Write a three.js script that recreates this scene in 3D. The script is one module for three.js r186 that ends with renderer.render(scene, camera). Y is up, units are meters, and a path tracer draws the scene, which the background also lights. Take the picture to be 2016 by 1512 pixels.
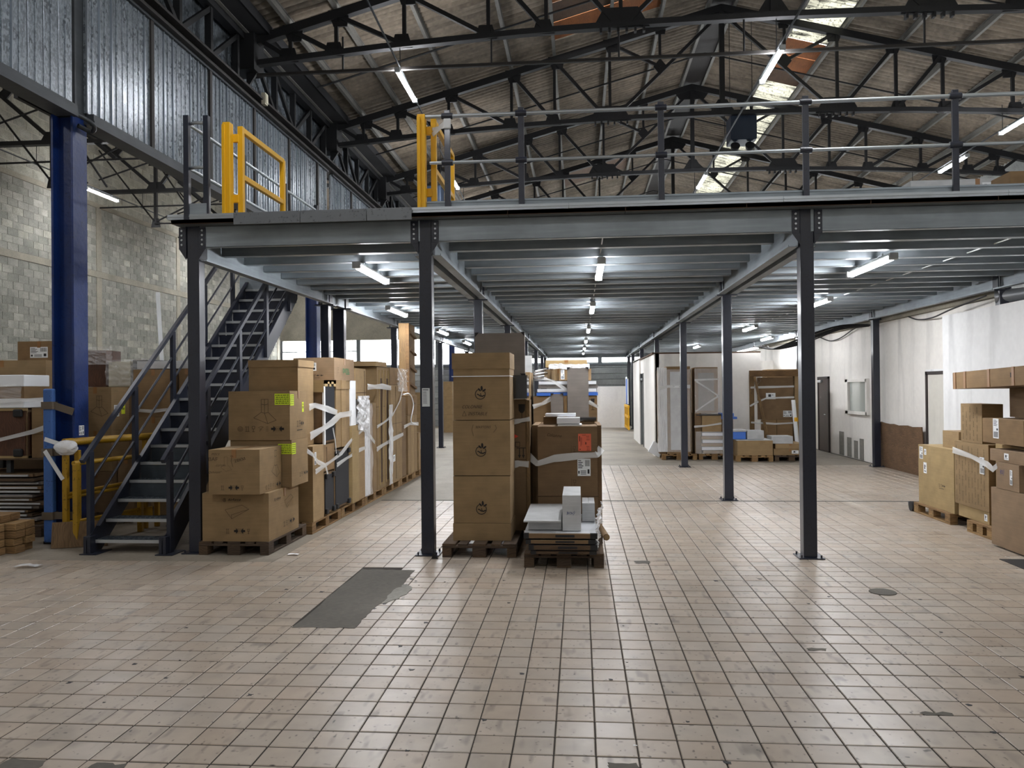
import * as THREE from 'three';
import { mergeGeometries } from 'three/addons/utils/BufferGeometryUtils.js';
import { RoundedBoxGeometry } from 'three/addons/geometries/RoundedBoxGeometry.js';
import { RectAreaLightUniformsLib } from 'three/addons/lights/RectAreaLightUniformsLib.js';

// ---------------------------------------------------------------- camera, sky, exposure
RectAreaLightUniformsLib.init();
const scene = new THREE.Scene();
const camera = new THREE.PerspectiveCamera(2 * Math.atan(756 / 1550) * 180 / Math.PI, 4 / 3, 0.05, 200);
camera.rotation.order = 'YXZ';
camera.position.set(0, 1.8, 0);
camera.rotation.set(0.3746 * Math.PI / 180, 4.8995 * Math.PI / 180, -0.5705 * Math.PI / 180);
scene.add(camera);
const renderer = new THREE.WebGLRenderer({ antialias: true });
renderer.shadowMap.enabled = true;
renderer.toneMapping = THREE.LinearToneMapping;
renderer.toneMappingExposure = 3.25;
scene.background = new THREE.Color(0xf4f7fa).multiplyScalar(6);      // overcast sky
const LAMP_HALL = 40, LAMP_SIDE = 22, LAMP_DECK = 34, GLOW_HALL = 30, GLOW_DECK = 30;                          // radiance of the lamps

// ---------------------------------------------------------------- helpers
let seed = 7;
const rnd = () => { seed = (seed + 0x6d2b79f5) | 0; let t = Math.imul(seed ^ (seed >>> 15), 1 | seed); t = (t + Math.imul(t ^ (t >>> 7), 61 | t)) ^ t; return ((t ^ (t >>> 14)) >>> 0) / 4294967296; };
const rr = (a, b) => a + (b - a) * rnd();
const used = new Map();
function numbered(n) { const k = used.get(n) || 0; used.set(n, k + 1); return k ? n + '_' + String(k).padStart(3, '0') : n; }
function thing(name, label, category, group) {
  const o = new THREE.Group(); o.name = numbered(name); o.userData = { label, category, kind: 'thing' };
  if (group) o.userData.group = group;
  scene.add(o); return o;
}
function structure(name, label) { const o = new THREE.Group(); o.name = name; o.userData = { kind: 'structure' }; if (label) o.userData.label = label; scene.add(o); return o; }
function part(parent, name, geo, mat, label) {
  const m = new THREE.Mesh(geo, mat); m.name = name; m.castShadow = m.receiveShadow = true;
  if (label) m.userData.label = label;
  parent.add(m); return m;
}
// box between coordinates, uv in metres
function bx(x0, x1, y0, y1, z0, z1, ou = 0, ov = 0) {
  if (x0 > x1) [x0, x1] = [x1, x0]; if (y0 > y1) [y0, y1] = [y1, y0]; if (z0 > z1) [z0, z1] = [z1, z0];
  const w = x1 - x0, h = y1 - y0, d = z1 - z0, g = new THREE.BoxGeometry(w, h, d), uv = g.attributes.uv, s = [[d, h], [d, h], [w, d], [w, d], [w, h], [w, h]];
  for (let i = 0; i < 24; i++) { const f = s[i >> 2]; uv.setXY(i, uv.getX(i) * f[0] + ou, uv.getY(i) * f[1] + ov); }
  g.translate((x0 + x1) / 2, (y0 + y1) / 2, (z0 + z1) / 2); return g;
}
// box with small chamfers
function cx(x0, x1, y0, y1, z0, z1, r = 0.004, seg = 1) {
  if (x0 > x1) [x0, x1] = [x1, x0]; if (y0 > y1) [y0, y1] = [y1, y0]; if (z0 > z1) [z0, z1] = [z1, z0];
  const w = x1 - x0, h = y1 - y0, d = z1 - z0; r = Math.min(r, w * 0.4, h * 0.4, d * 0.4);
  const g = new RoundedBoxGeometry(w, h, d, seg, r), p = g.attributes.position, n = g.attributes.normal, uv = g.attributes.uv, o = rnd() * 3;
  for (let i = 0; i < p.count; i++) {
    const ax = Math.abs(n.getX(i)), ay = Math.abs(n.getY(i)), az = Math.abs(n.getZ(i));
    if (ax > ay && ax > az) uv.setXY(i, p.getZ(i) + o, p.getY(i) + o); else if (ay > az) uv.setXY(i, p.getX(i) + o, p.getZ(i) + o); else uv.setXY(i, p.getX(i) + o, p.getY(i) + o);
  }
  g.translate((x0 + x1) / 2, (y0 + y1) / 2, (z0 + z1) / 2); return g;
}
const V = (x, y, z) => new THREE.Vector3(x, y, z);
// bar of rectangular section from a to b: w across (horizontal), h upright
function bar(a, b, w, h, up = V(0, 1, 0)) {
  a = a.isVector3 ? a : V(...a); b = b.isVector3 ? b : V(...b);
  const dir = b.clone().sub(a), L = dir.length(); dir.normalize();
  if (Math.abs(dir.dot(up)) > 0.99) up = V(0, 0, 1);
  const sx = dir.clone().cross(up).normalize(), sy = sx.clone().cross(dir).normalize();
  const g = bx(-w / 2, w / 2, -h / 2, h / 2, -L / 2, L / 2);
  g.applyMatrix4(new THREE.Matrix4().makeBasis(sx, sy, dir.clone().negate()).setPosition(a.clone().add(b).multiplyScalar(0.5))); return g;
}
function rod(a, b, r, n = 8) {
  a = a.isVector3 ? a : V(...a); b = b.isVector3 ? b : V(...b);
  const d = b.clone().sub(a), L = d.length(), g = new THREE.CylinderGeometry(r, r, L, n, 1);
  g.applyQuaternion(new THREE.Quaternion().setFromUnitVectors(V(0, 1, 0), d.normalize())); g.translate((a.x + b.x) / 2, (a.y + b.y) / 2, (a.z + b.z) / 2); return g;
}
const tube = (pts, r, n = 24, k = 7) => new THREE.TubeGeometry(new THREE.CatmullRomCurve3(pts.map((p) => V(...p)), false, 'centripetal'), n, r, k);
const merge = (a) => mergeGeometries(a.map((g) => (g.index ? g.toNonIndexed() : g)));
function plate(pts, t, z) { const s = new THREE.Shape(pts.map((p) => new THREE.Vector2(p[0], p[1]))), g = new THREE.ExtrudeGeometry(s, { depth: t, bevelEnabled: false }); g.translate(0, 0, z - t / 2); return g; }

// ---------------------------------------------------------------- textures
function hash(x, y, s) { let h = Math.imul(x, 374761393) + Math.imul(y, 668265263) + Math.imul(s, 974634551) | 0; h = Math.imul(h ^ (h >>> 13), 1274126177); return ((h ^ (h >>> 16)) >>> 0) / 4294967296; }
function vn(x, y, px, py, s) {           // tileable value noise, period px, py
  const xi = Math.floor(x), yi = Math.floor(y), fx = x - xi, fy = y - yi, u = fx * fx * (3 - 2 * fx), v = fy * fy * (3 - 2 * fy);
  const X0 = ((xi % px) + px) % px, X1 = (X0 + 1) % px, Y0 = ((yi % py) + py) % py, Y1 = (Y0 + 1) % py;
  const a = hash(X0, Y0, s), b = hash(X1, Y0, s), c = hash(X0, Y1, s), d = hash(X1, Y1, s);
  return a + (b - a) * u + (c - a) * v + (a - b - c + d) * u * v;
}
function fbm(u, v, fx, fy, oct, s) { let t = 0, a = 0.5, n = 0; for (let i = 0; i < oct; i++) { t += a * vn(u * fx, v * fy, fx, fy, s + i * 17); n += a; a *= 0.5; fx *= 2; fy *= 2; } return t / n; }
function tex(size, fn, repeat, linear) {
  const d = new Uint8Array(size * size * 4);
  for (let y = 0; y < size; y++) for (let x = 0; x < size; x++) { const c = fn(x / size, y / size), i = (y * size + x) * 4; d[i] = Math.max(0, Math.min(255, c[0])); d[i + 1] = Math.max(0, Math.min(255, c[1])); d[i + 2] = Math.max(0, Math.min(255, c[2])); d[i + 3] = 255; }
  const t = new THREE.DataTexture(d, size, size); t.wrapS = t.wrapT = THREE.RepeatWrapping; t.magFilter = THREE.LinearFilter; t.minFilter = THREE.LinearMipmapLinearFilter; t.generateMipmaps = true;
  if (!linear) t.colorSpace = THREE.SRGBColorSpace;
  t.repeat.set(1 / repeat, 1 / repeat); t.needsUpdate = true; return t;
}
const mono = (v, tint = [1, 1, 1]) => [v * tint[0], v * tint[1], v * tint[2]];
const T = {};
T.card = tex(512, (u, v) => { const f = fbm(u, v, 6, 6, 5, 11), fl = Math.sin(u * Math.PI * 2 * 96) * 2.2, s = fbm(u, v, 4, 64, 3, 12); return mono(212 + (f - 0.5) * 34 + fl + (s - 0.5) * 14, [1, 0.992, 0.98]); }, 0.8);
T.tile = tex(2048, (u, v) => {
  const f = fbm(u, v, 5, 5, 5, 21), m = fbm(u, v, 48, 48, 4, 22), sc = fbm(u, v, 90, 30, 2, 23), sp = fbm(u, v, 170, 170, 2, 24), st = fbm(u, v, 14, 14, 4, 25);
  let k = 216 + (f - 0.5) * 26 + (m - 0.5) * 22;
  if (sc > 0.66) k -= (sc - 0.66) * 190 * (f > 0.46 ? 1 : 0.35);
  if (sp > 0.79) k -= (sp - 0.79) * 620;
  if (st > 0.68) k -= (st - 0.68) * 150;
  const w = (fbm(u, v, 9, 9, 3, 26) - 0.5) * 12; return [k + w * 0.6, k - Math.abs(w) * 0.1, k - w * 0.5];
}, 4.3);
T.tileRough = tex(512, (u, v) => mono(96 + fbm(u, v, 8, 8, 5, 31) * 70), 2.1, true);
T.conc = tex(1024, (u, v) => { const f = fbm(u, v, 4, 4, 6, 41), g = fbm(u, v, 110, 110, 2, 42); return mono(200 + (f - 0.5) * 70 + (g - 0.5) * 26, [1, 0.99, 0.965]); }, 3);
T.galv = tex(1024, (u, v) => { const a = fbm(u, v, 56, 34, 2, 51), b = fbm(u, v, 120, 80, 2, 52), c = fbm(u, v, 5, 3, 3, 53), q = a > 0.52 ? 1 : 0, r = b > 0.5 ? 1 : 0; return mono(172 + q * 20 + r * 16 + (a - 0.5) * 40 + (c - 0.5) * 40, [0.99, 0.995, 1.005]); }, 1.1);
T.galvRough = tex(512, (u, v) => { const a = fbm(u, v, 56, 34, 2, 51); return mono(90 + (a > 0.52 ? 26 : 0) + fbm(u, v, 6, 6, 3, 54) * 60); }, 1.1, true);
T.steel = tex(512, (u, v) => { const a = fbm(u, v, 4, 60, 3, 61), c = fbm(u, v, 5, 5, 4, 62); return mono(206 + (a - 0.5) * 26 + (c - 0.5) * 44, [0.985, 1, 1.01]); }, 1.4);
T.wood = tex(512, (u, v) => { const w = fbm(u, v, 3, 5, 3, 71), g = Math.sin((v * 22 + w * 5) * 6.283), h = fbm(u, v, 8, 120, 3, 72); return mono(190 + g * 14 + (h - 0.5) * 60 + (w - 0.5) * 46, [1, 0.96, 0.9]); }, 0.6);
T.woodV = tex(512, (u, v) => { const w = fbm(u, v, 5, 3, 3, 73), g = Math.sin((u * 20 + w * 5) * 6.283), h = fbm(u, v, 120, 8, 3, 74); return mono(192 + g * 12 + (h - 0.5) * 56 + (w - 0.5) * 40, [1, 0.97, 0.92]); }, 0.7);
T.block = tex(512, (u, v) => { const f = fbm(u, v, 6, 6, 4, 81), g = fbm(u, v, 100, 100, 2, 82); return mono(196 + (f - 0.5) * 56 + (g - 0.5) * 60, [1, 0.995, 0.97]); }, 1.2);
T.roof = tex(1024, (u, v) => { const f = fbm(u, v, 5, 5, 5, 91), g = fbm(u, v, 60, 60, 3, 92), s = fbm(u, v, 24, 4, 4, 93); return mono(176 + (f - 0.5) * 70 + (g - 0.5) * 46 + (s - 0.5) * 50, [1, 0.965, 0.92]); }, 4);
T.sky = tex(512, (u, v) => { const f = fbm(u, v, 5, 5, 5, 94), g = fbm(u, v, 64, 6, 3, 95), h = fbm(u, v, 90, 90, 2, 96); const k = 180 + (f - 0.5) * 110 - (g > 0.52 ? (g - 0.52) * 420 : 0) - (h > 0.6 ? (h - 0.6) * 380 : 0); return [k, k * 0.985, k * 0.92]; }, 2.2);
T.white = tex(1024, (u, v) => { const f = fbm(u, v, 3, 3, 5, 101), st = fbm(u, v, 18, 2, 4, 102), g = fbm(u, v, 90, 90, 2, 103); let k = 240 + (f - 0.5) * 18 + (g - 0.5) * 8; if (st > 0.6) k -= (st - 0.6) * 190 * f; return mono(k, [1, 0.995, 0.985]); }, 6);
T.paint = tex(512, (u, v) => { const f = fbm(u, v, 4, 4, 5, 111), d = fbm(u, v, 60, 60, 3, 112); return mono(206 + (f - 0.5) * 40 - (d > 0.66 ? (d - 0.66) * 300 : 0)); }, 1.3);
T.bump = tex(512, (u, v) => mono(fbm(u, v, 8, 8, 5, 121) * 255), 0.5, true);

// ---------------------------------------------------------------- materials
const std = (hex, o = {}) => new THREE.MeshStandardMaterial({ color: hex, roughness: 0.8, ...o });
const phy = (hex, o = {}) => new THREE.MeshPhysicalMaterial({ color: hex, ...o });
const M = {
  tile: std(0xbfb09e, { map: T.tile, roughnessMap: T.tileRough, roughness: 0.76 }),
  tileB: std(0xbbaa97, { map: T.tile, roughnessMap: T.tileRough, roughness: 0.8 }),
  tileC: std(0xc3b6a6, { map: T.tile, roughnessMap: T.tileRough, roughness: 0.74 }),
  grout: std(0x2e2822, { roughness: 0.95 }),
  conc: std(0xa9a093, { map: T.conc, roughness: 0.6 }),
  concDark: std(0x77736c, { map: T.conc, roughness: 0.85 }),
  band: std(0xa5a093, { map: T.conc, roughness: 0.9 }),
  blockA: std(0xa09f99, { map: T.block, roughness: 0.95 }), blockB: std(0xacaba4, { map: T.block, roughness: 0.95 }), blockC: std(0x96968f, { map: T.block, roughness: 0.95 }), blockD: std(0xb8b7ad, { map: T.block, roughness: 0.95 }),
  mortar: std(0xa4a198, { map: T.conc, roughness: 0.95 }), mortarPale: std(0xc2bfb4, { map: T.conc, roughness: 0.95 }),
  galv: std(0xaab3ba, { map: T.galv, metalness: 0.35, roughness: 0.62, roughnessMap: T.galvRough }),
  seam: std(0xaab2ba, { metalness: 0.8, roughness: 0.3 }),
  zinc: std(0xb9c1c5, { map: T.steel, metalness: 0.3, roughness: 0.42 }), zincB: std(0xacb4b9, { map: T.steel, metalness: 0.3, roughness: 0.45 }),
  joist: std(0xd2d8db, { map: T.steel, metalness: 0.72, roughness: 0.36 }), joistB: std(0xc4cbcf, { map: T.steel, metalness: 0.72, roughness: 0.4 }),
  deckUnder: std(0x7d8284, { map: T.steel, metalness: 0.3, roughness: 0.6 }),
  edgeGrey: std(0x8d9296, { map: T.paint, roughness: 0.5 }),
  navy: phy(0x222839, { map: T.paint, roughness: 0.36, clearcoat: 0.32, clearcoatRoughness: 0.12 }),
  navyStair: phy(0x212738, { map: T.paint, roughness: 0.5, clearcoat: 0.15, clearcoatRoughness: 0.3 }),
  bolt: std(0xb9bdc0, { metalness: 0.85, roughness: 0.35 }),
  blue: phy(0x0a347c, { map: T.paint, roughness: 0.42, clearcoat: 0.15, clearcoatRoughness: 0.25, bumpMap: T.bump, bumpScale: 0.004 }),
  blueGuard: std(0x4a79c4, { map: T.paint, roughness: 0.6 }),
  dark: std(0x1b1c1f, { map: T.paint, roughness: 0.6 }), darkB: std(0x26272a, { map: T.paint, roughness: 0.7 }), purlin: std(0x8f8d86, { map: T.paint, roughness: 0.65 }),
  rustBeam: std(0x3a3633, { map: T.paint, roughness: 0.7 }),
  flash: std(0x55585b, { map: T.steel, metalness: 0.4, roughness: 0.55 }),
  roof: std(0xb9b1a5, { map: T.roof, roughness: 0.95 }), roofB: std(0xada497, { map: T.roof, roughness: 0.95 }),
  skylight: phy(0xa3a29a, { map: T.sky, transmission: 0.5, roughness: 1, thickness: 0, side: THREE.DoubleSide }),
  ply: std(0xb9743c, { map: T.wood, roughness: 0.8 }), plyBrown: std(0x6f5743, { map: T.wood, roughness: 0.8 }),
  white: std(0xf2f0ec, { map: T.white, roughness: 0.75 }), whiteB: std(0xf2f4f6, { map: T.white, roughness: 0.7 }), patch: std(0xa9a8a3, { map: T.conc, roughness: 0.9 }),
  plank: std(0xc8cdd0, { map: T.conc, roughness: 0.85 }), plankB: std(0xbcc2c6, { map: T.conc, roughness: 0.85 }),
  frame: std(0x5a5e60, { roughness: 0.6 }), pane: phy(0xffffff, { transmission: 1, thickness: 0, roughness: 0.05, ior: 1.5 }),
  greyPane: phy(0xa3aaa5, { roughness: 0.18, clearcoat: 0.6 }),
  doorBrown: std(0x4b342e, { map: T.woodV, roughness: 0.55 }), doorWhite: std(0xdad8d0, { map: T.white, roughness: 0.6 }), darkFrame: std(0x2f2725, { roughness: 0.6 }),
  yellow: phy(0xe4ac00, { roughness: 0.5 }), yellowOld: std(0xc79a1c, { map: T.paint, roughness: 0.5 }),
  galvRail: std(0xb3b9bd, { metalness: 0.85, roughness: 0.34 }),
  tread: std(0x5e666d, { map: T.steel, metalness: 0.55, roughness: 0.5 }), nosing: std(0xb5b9ba, { metalness: 0.5, roughness: 0.45 }),
  pal: std(0xa4855c, { map: T.wood, roughness: 0.9 }), palB: std(0xb7986b, { map: T.wood, roughness: 0.9 }), palOld: std(0x6d5b49, { map: T.wood, roughness: 0.95 }), palOldB: std(0x5f5145, { map: T.wood, roughness: 0.95 }),
  pine: std(0x93774f, { map: T.woodV, roughness: 0.75 }), pineB: std(0x896c47, { map: T.wood, roughness: 0.8 }),
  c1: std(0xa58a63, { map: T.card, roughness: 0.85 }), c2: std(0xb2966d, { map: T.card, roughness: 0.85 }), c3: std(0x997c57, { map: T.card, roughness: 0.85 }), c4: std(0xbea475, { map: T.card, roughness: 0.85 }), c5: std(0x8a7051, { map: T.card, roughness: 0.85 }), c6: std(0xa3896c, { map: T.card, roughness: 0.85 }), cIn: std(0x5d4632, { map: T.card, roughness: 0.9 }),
  tapeBrown: phy(0x8a6238, { roughness: 0.3, clearcoat: 0.3 }), tapeOld: std(0x5d5245, { roughness: 0.5 }),
  band2: phy(0xe9ebea, { roughness: 0.3, transparent: true, opacity: 0.58, side: THREE.DoubleSide }),
  film: phy(0xffffff, { roughness: 0.12, transparent: true, opacity: 0.26, side: THREE.DoubleSide, clearcoat: 1 }),
  filmDense: phy(0xf2f4f6, { roughness: 0.25, transparent: true, opacity: 0.72, side: THREE.DoubleSide, clearcoat: 0.5 }),
  foam: std(0xe9ecee, { roughness: 0.9 }), whiteCard: std(0xd9dde0, { map: T.card, roughness: 0.6 }), whiteGloss: phy(0xe3e6ea, { roughness: 0.3, clearcoat: 0.5 }),
  greyCard: std(0x98918b, { map: T.card, roughness: 0.75 }), appl: phy(0x0a0f18, { roughness: 0.85 }), applGrey: std(0x26272b, { roughness: 0.8 }), black: std(0x141416, { roughness: 0.6 }), blackFilm: phy(0x1b1a1c, { roughness: 0.25, clearcoat: 0.7 }),
  woodDoor: std(0x6a4531, { map: T.woodV, roughness: 0.6 }), bluePack: std(0x3f6fc6, { roughness: 0.5 }), red: std(0xc23a2c, { roughness: 0.6 }),
  beige: std(0xc2bda8, { roughness: 0.7 }), pipeGrey: std(0x8d9092, { roughness: 0.4, metalness: 0.4 }), slate: std(0x1d2c40, { roughness: 0.5 }),
  tubeHall: std(0xffffff, { emissive: 0xfafbff, emissiveIntensity: GLOW_HALL, roughness: 0.5 }), tubeDeck: std(0xffffff, { emissive: 0xfafbff, emissiveIntensity: GLOW_DECK, roughness: 0.5 }), lampBody: std(0xbfc3c4, { roughness: 0.5 }),
  paper: std(0xe6e8e8, { roughness: 0.7 }), plywall: std(0x84694f, { map: T.wood, roughness: 0.85 }), board: std(0x8c7355, { map: T.woodV, roughness: 0.85 }),
};

// ---------------------------------------------------------------- printed marks: one sheet of ink, decals cut from it
const INK = 2048, cv = document.createElement('canvas'); cv.width = cv.height = INK;
const g2 = cv.getContext('2d'); g2.clearRect(0, 0, INK, INK);
const inkCells = {}; let penX = 0, penY = 0, penH = 0;
function ink(name, w, h, draw) {
  if (penX + w > INK) { penX = 0; penY += penH + 4; penH = 0; }
  g2.save(); g2.translate(penX, penY); g2.beginPath(); g2.rect(0, 0, w, h); g2.clip();
  g2.strokeStyle = g2.fillStyle = 'rgba(28,22,18,0.9)'; g2.lineWidth = 4; g2.lineCap = g2.lineJoin = 'round'; draw(g2, w, h); g2.restore();
  inkCells[name] = [penX, penY, w, h]; penX += w + 4; penH = Math.max(penH, h);
}
const pl = (c, pts, close) => { c.beginPath(); pts.forEach((p, i) => (i ? c.lineTo(...p) : c.moveTo(...p))); if (close) c.closePath(); c.stroke(); };
const fp = (c, pts) => { c.beginPath(); pts.forEach((p, i) => (i ? c.lineTo(...p) : c.moveTo(...p))); c.closePath(); c.fill(); };
function clampMark(c, x, y, s) {          // two arrows pressing on a crossed square
  for (const k of [-1, 1]) { fp(c, [[x + k * s * 2, y - s * 0.35], [x + k * s * 1.3, y - s * 0.35], [x + k * s * 1.3, y - s], [x + k * s * 0.45, y], [x + k * s * 1.3, y + s], [x + k * s * 1.3, y + s * 0.35], [x + k * s * 2, y + s * 0.35]]); }
  c.lineWidth = 2; pl(c, [[x - s, y - s * 0.7], [x + s, y + s * 0.7]]); pl(c, [[x + s, y - s * 0.7], [x - s, y + s * 0.7]]); pl(c, [[x - s, y - s * 0.7], [x + s, y - s * 0.7]]); pl(c, [[x - s, y + s * 0.7], [x + s, y + s * 0.7]]); c.lineWidth = 3;
}
function upMark(c, x, y, s) { c.lineWidth = 4; for (const k of [-0.4, 0.4]) pl(c, [[x + k * s, y + s], [x + k * s, y - s]]); pl(c, [[x - s * 0.75, y - s * 0.75], [x - s * 0.4, y - s]]); pl(c, [[x + s * 0.05, y - s * 0.75], [x + s * 0.4, y - s]]); pl(c, [[x - s * 0.8, y + s], [x + s * 0.8, y + s]]); c.lineWidth = 3; }
function glassMark(c, x, y, s) { c.lineWidth = 4; pl(c, [[x - s * 0.5, y - s], [x - s * 0.4, y], [x + s * 0.4, y], [x + s * 0.5, y - s], [x - s * 0.5, y - s]]); pl(c, [[x, y], [x, y + s]]); pl(c, [[x - s * 0.4, y + s], [x + s * 0.4, y + s]]); c.lineWidth = 3; }
ink('hood', 320, 320, (c) => { pl(c, [[118, 10], [118, 170], [20, 240], [200, 312], [306, 270], [205, 172], [205, 10], [118, 10]]); pl(c, [[160, 10], [160, 185], [200, 312]]); pl(c, [[118, 70], [160, 80], [205, 70]]); pl(c, [[118, 170], [160, 185], [205, 172]]); });
ink('marksRow', 512, 100, (c) => { c.strokeStyle = c.fillStyle = 'rgba(50,40,32,0.75)'; c.beginPath(); c.arc(40, 50, 26, 0, 6); c.stroke(); c.beginPath(); c.arc(40, 50, 12, 0, 6); c.stroke(); upMark(c, 115, 50, 28); glassMark(c, 180, 50, 30); pl(c, [[230, 35], [262, 22], [285, 30], [262, 45], [246, 78]]); pl(c, [[240, 45], [268, 60]]); for (let i = 0; i < 4; i++) pl(c, [[312, 26 + i * 16], [338, 26 + i * 16]]); c.fillStyle = 'rgba(20,16,14,0.95)'; clampMark(c, 435, 50, 34); });
ink('marksSide', 300, 100, (c) => { c.fillStyle = 'rgba(20,16,14,0.95)'; upMark(c, 40, 55, 26); glassMark(c, 100, 55, 26); pl(c, [[135, 35], [165, 30], [150, 75]]); clampMark(c, 236, 50, 30); });
ink('marksFront', 400, 100, (c) => { upMark(c, 45, 52, 32); c.fillStyle = 'rgba(18,14,12,0.97)'; clampMark(c, 225, 50, 42); glassMark(c, 360, 54, 32); });
ink('airforce', 420, 90, (c) => { c.font = 'italic bold 60px sans-serif'; c.fillText('Airforce', 110, 58); c.beginPath(); c.arc(48, 42, 26, 0.4, 5.6); c.lineWidth = 8; c.stroke(); c.beginPath(); c.arc(52, 42, 11, 0, 7); c.fill(); c.lineWidth = 3; pl(c, [[110, 74], [330, 74]]); });
ink('flatHood', 360, 220, (c) => { c.strokeStyle = 'rgba(40,30,24,0.7)'; pl(c, [[20, 80], [250, 10], [345, 70], [110, 205], [20, 80]]); pl(c, [[110, 205], [104, 150], [345, 70]]); });
ink('baf', 520, 400, (c) => {
  c.strokeStyle = c.fillStyle = 'rgba(40,32,28,0.8)'; c.font = 'italic 38px sans-serif'; c.fillText('PIECE', 60, 44); c.font = '68px sans-serif'; c.fillText('BAF', 20, 122); c.font = 'italic 34px sans-serif'; c.fillText('COTON', 110, 196); c.save(); c.translate(320, 150); c.rotate(-0.3); c.font = '54px sans-serif'; c.fillText('28KM', 14, 0); c.restore();
  pl(c, [[300, 60], [292, 130], [312, 200]]); pl(c, [[282, 62], [300, 50], [316, 64]]); c.font = 'italic 40px sans-serif'; c.fillText('"Qelvion"', 6, 290);
  c.lineWidth = 2; pl(c, [[210, 70], [210, 170], [170, 210], [230, 262], [300, 240], [250, 176], [250, 70], [210, 70]]);
});
ink('yellow', 256, 160, (c, w, h) => { c.fillStyle = '#c9de2a'; c.fillRect(0, 0, w, h); c.fillStyle = 'rgba(20,24,10,0.92)'; for (let i = 0; i < 5; i++) for (let k = 0, x = 14 + (i % 2) * 8; x < w - 26; k++) { const L = 22 + ((i * 7 + k * 13) % 5) * 9; c.fillRect(x, 18 + i * 28, Math.min(L, w - 16 - x), 10); x += L + 8; } });
ink('yellowSmall', 90, 190, (c, w, h) => { c.fillStyle = '#d3e034'; c.fillRect(0, 0, w, h); c.fillStyle = 'rgba(30,34,14,0.9)'; for (const y of [30, 50, 84, 98, 112]) c.fillRect(12, y, w - 24, 9); });
ink('label', 256, 160, (c, w, h) => { c.fillStyle = '#dfe3e4'; c.fillRect(0, 0, w, h); c.fillStyle = 'rgba(24,24,26,0.95)'; for (let i = 0; i < 5; i++) c.fillRect(12, 16 + i * 16, 60 + ((i * 31) % 50), 7); for (let x = 150; x < 240; x += 7) c.fillRect(x, 14, 2 + ((x * 7) % 4), 56); c.fillRect(14, 112, 26, 26); for (let i = 0; i < 3; i++) c.fillRect(60, 110 + i * 14, 110, 6); c.fillRect(196, 98, 38, 40); });
ink('labelTall', 130, 256, (c, w, h) => { c.fillStyle = '#e2e5e6'; c.fillRect(0, 0, w, h); c.fillStyle = 'rgba(26,26,30,0.92)'; for (let i = 0; i < 6; i++) c.fillRect(16, 18 + i * 14, 60 + ((i * 23) % 34), 6); c.fillRect(78, 126, 34, 26); for (let y = 170; y < 240; y += 6) c.fillRect(16, y, 98, 2 + (y % 3)); });
ink('labelTiny', 120, 100, (c, w, h) => { c.fillStyle = '#e4e7e8'; c.fillRect(0, 0, w, h); c.fillStyle = 'rgba(26,26,30,0.9)'; c.fillRect(30, 22, 34, 42); c.fillRect(74, 30, 20, 8); c.fillRect(18, 76, 76, 7); });
ink('orange', 200, 256, (c, w, h) => { c.fillStyle = '#d9674a'; c.fillRect(0, 0, w, h); c.fillStyle = c.strokeStyle = 'rgba(24,14,10,0.95)'; upMark(c, 152, 62, 30); c.font = 'bold 44px sans-serif'; c.fillText('B', 104, 158); upMark(c, 152, 214, 30); c.fillRect(18, 34, 12, 80); c.fillRect(40, 56, 5, 130); c.fillRect(54, 56, 4, 110); c.fillRect(20, 226, 20, 10); c.fillRect(60, 20, 60, 5); });
ink('fruit', 200, 200, (c) => {              // round smiling mark with three drops
  c.fillStyle = c.strokeStyle = 'rgba(14,10,10,0.97)'; c.lineWidth = 10; c.beginPath(); c.arc(96, 120, 70, -0.5, 4.3); c.stroke(); c.lineWidth = 15; c.beginPath(); c.arc(116, 92, 56, 0.9, 2.5); c.stroke(); c.lineWidth = 10; c.beginPath(); c.arc(140, 116, 40, 1.9, 3.3); c.stroke();
  c.beginPath(); c.arc(56, 122, 9, 0, 7); c.fill();
  for (const [x, y, a, k] of [[84, 58, -0.75, 1], [116, 38, -0.05, 1.25], [150, 66, 0.95, 1.05]]) { c.save(); c.translate(x, y); c.rotate(a); c.beginPath(); c.ellipse(0, 0, 12 * k, 27 * k, 0, 0, 7); c.fill(); c.restore(); }
});
ink('colonne', 420, 200, (c) => { c.strokeStyle = c.fillStyle = 'rgba(30,22,18,0.92)'; c.lineWidth = 4; c.font = 'italic 60px sans-serif'; c.fillText('COLONNE', 40, 66); c.fillText('INSTABLE', 120, 160); pl(c, [[46, 168], [72, 104], [98, 168], [46, 168]]); });
ink('caconne', 260, 90, (c) => { c.fillStyle = 'rgba(34,26,22,0.7)'; c.rotate(0.12); c.font = 'italic 46px sans-serif'; c.fillText('Colonne', 16, 46); });
ink('martous', 420, 190, (c) => { c.strokeStyle = c.fillStyle = 'rgba(40,30,24,0.85)'; c.font = 'italic 48px sans-serif'; c.fillText('MARTONS', 90, 70); pl(c, [[60, 20], [40, 90], [62, 180]]); pl(c, [[376, 24], [396, 70], [352, 130]]); });
ink('qwitell', 320, 120, (c) => { c.fillStyle = 'rgba(34,110,66,0.95)'; c.font = 'bold 84px sans-serif'; c.fillText('QWITEL', 0, 88, 310); c.fillRect(150, 96, 160, 12); });
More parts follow.
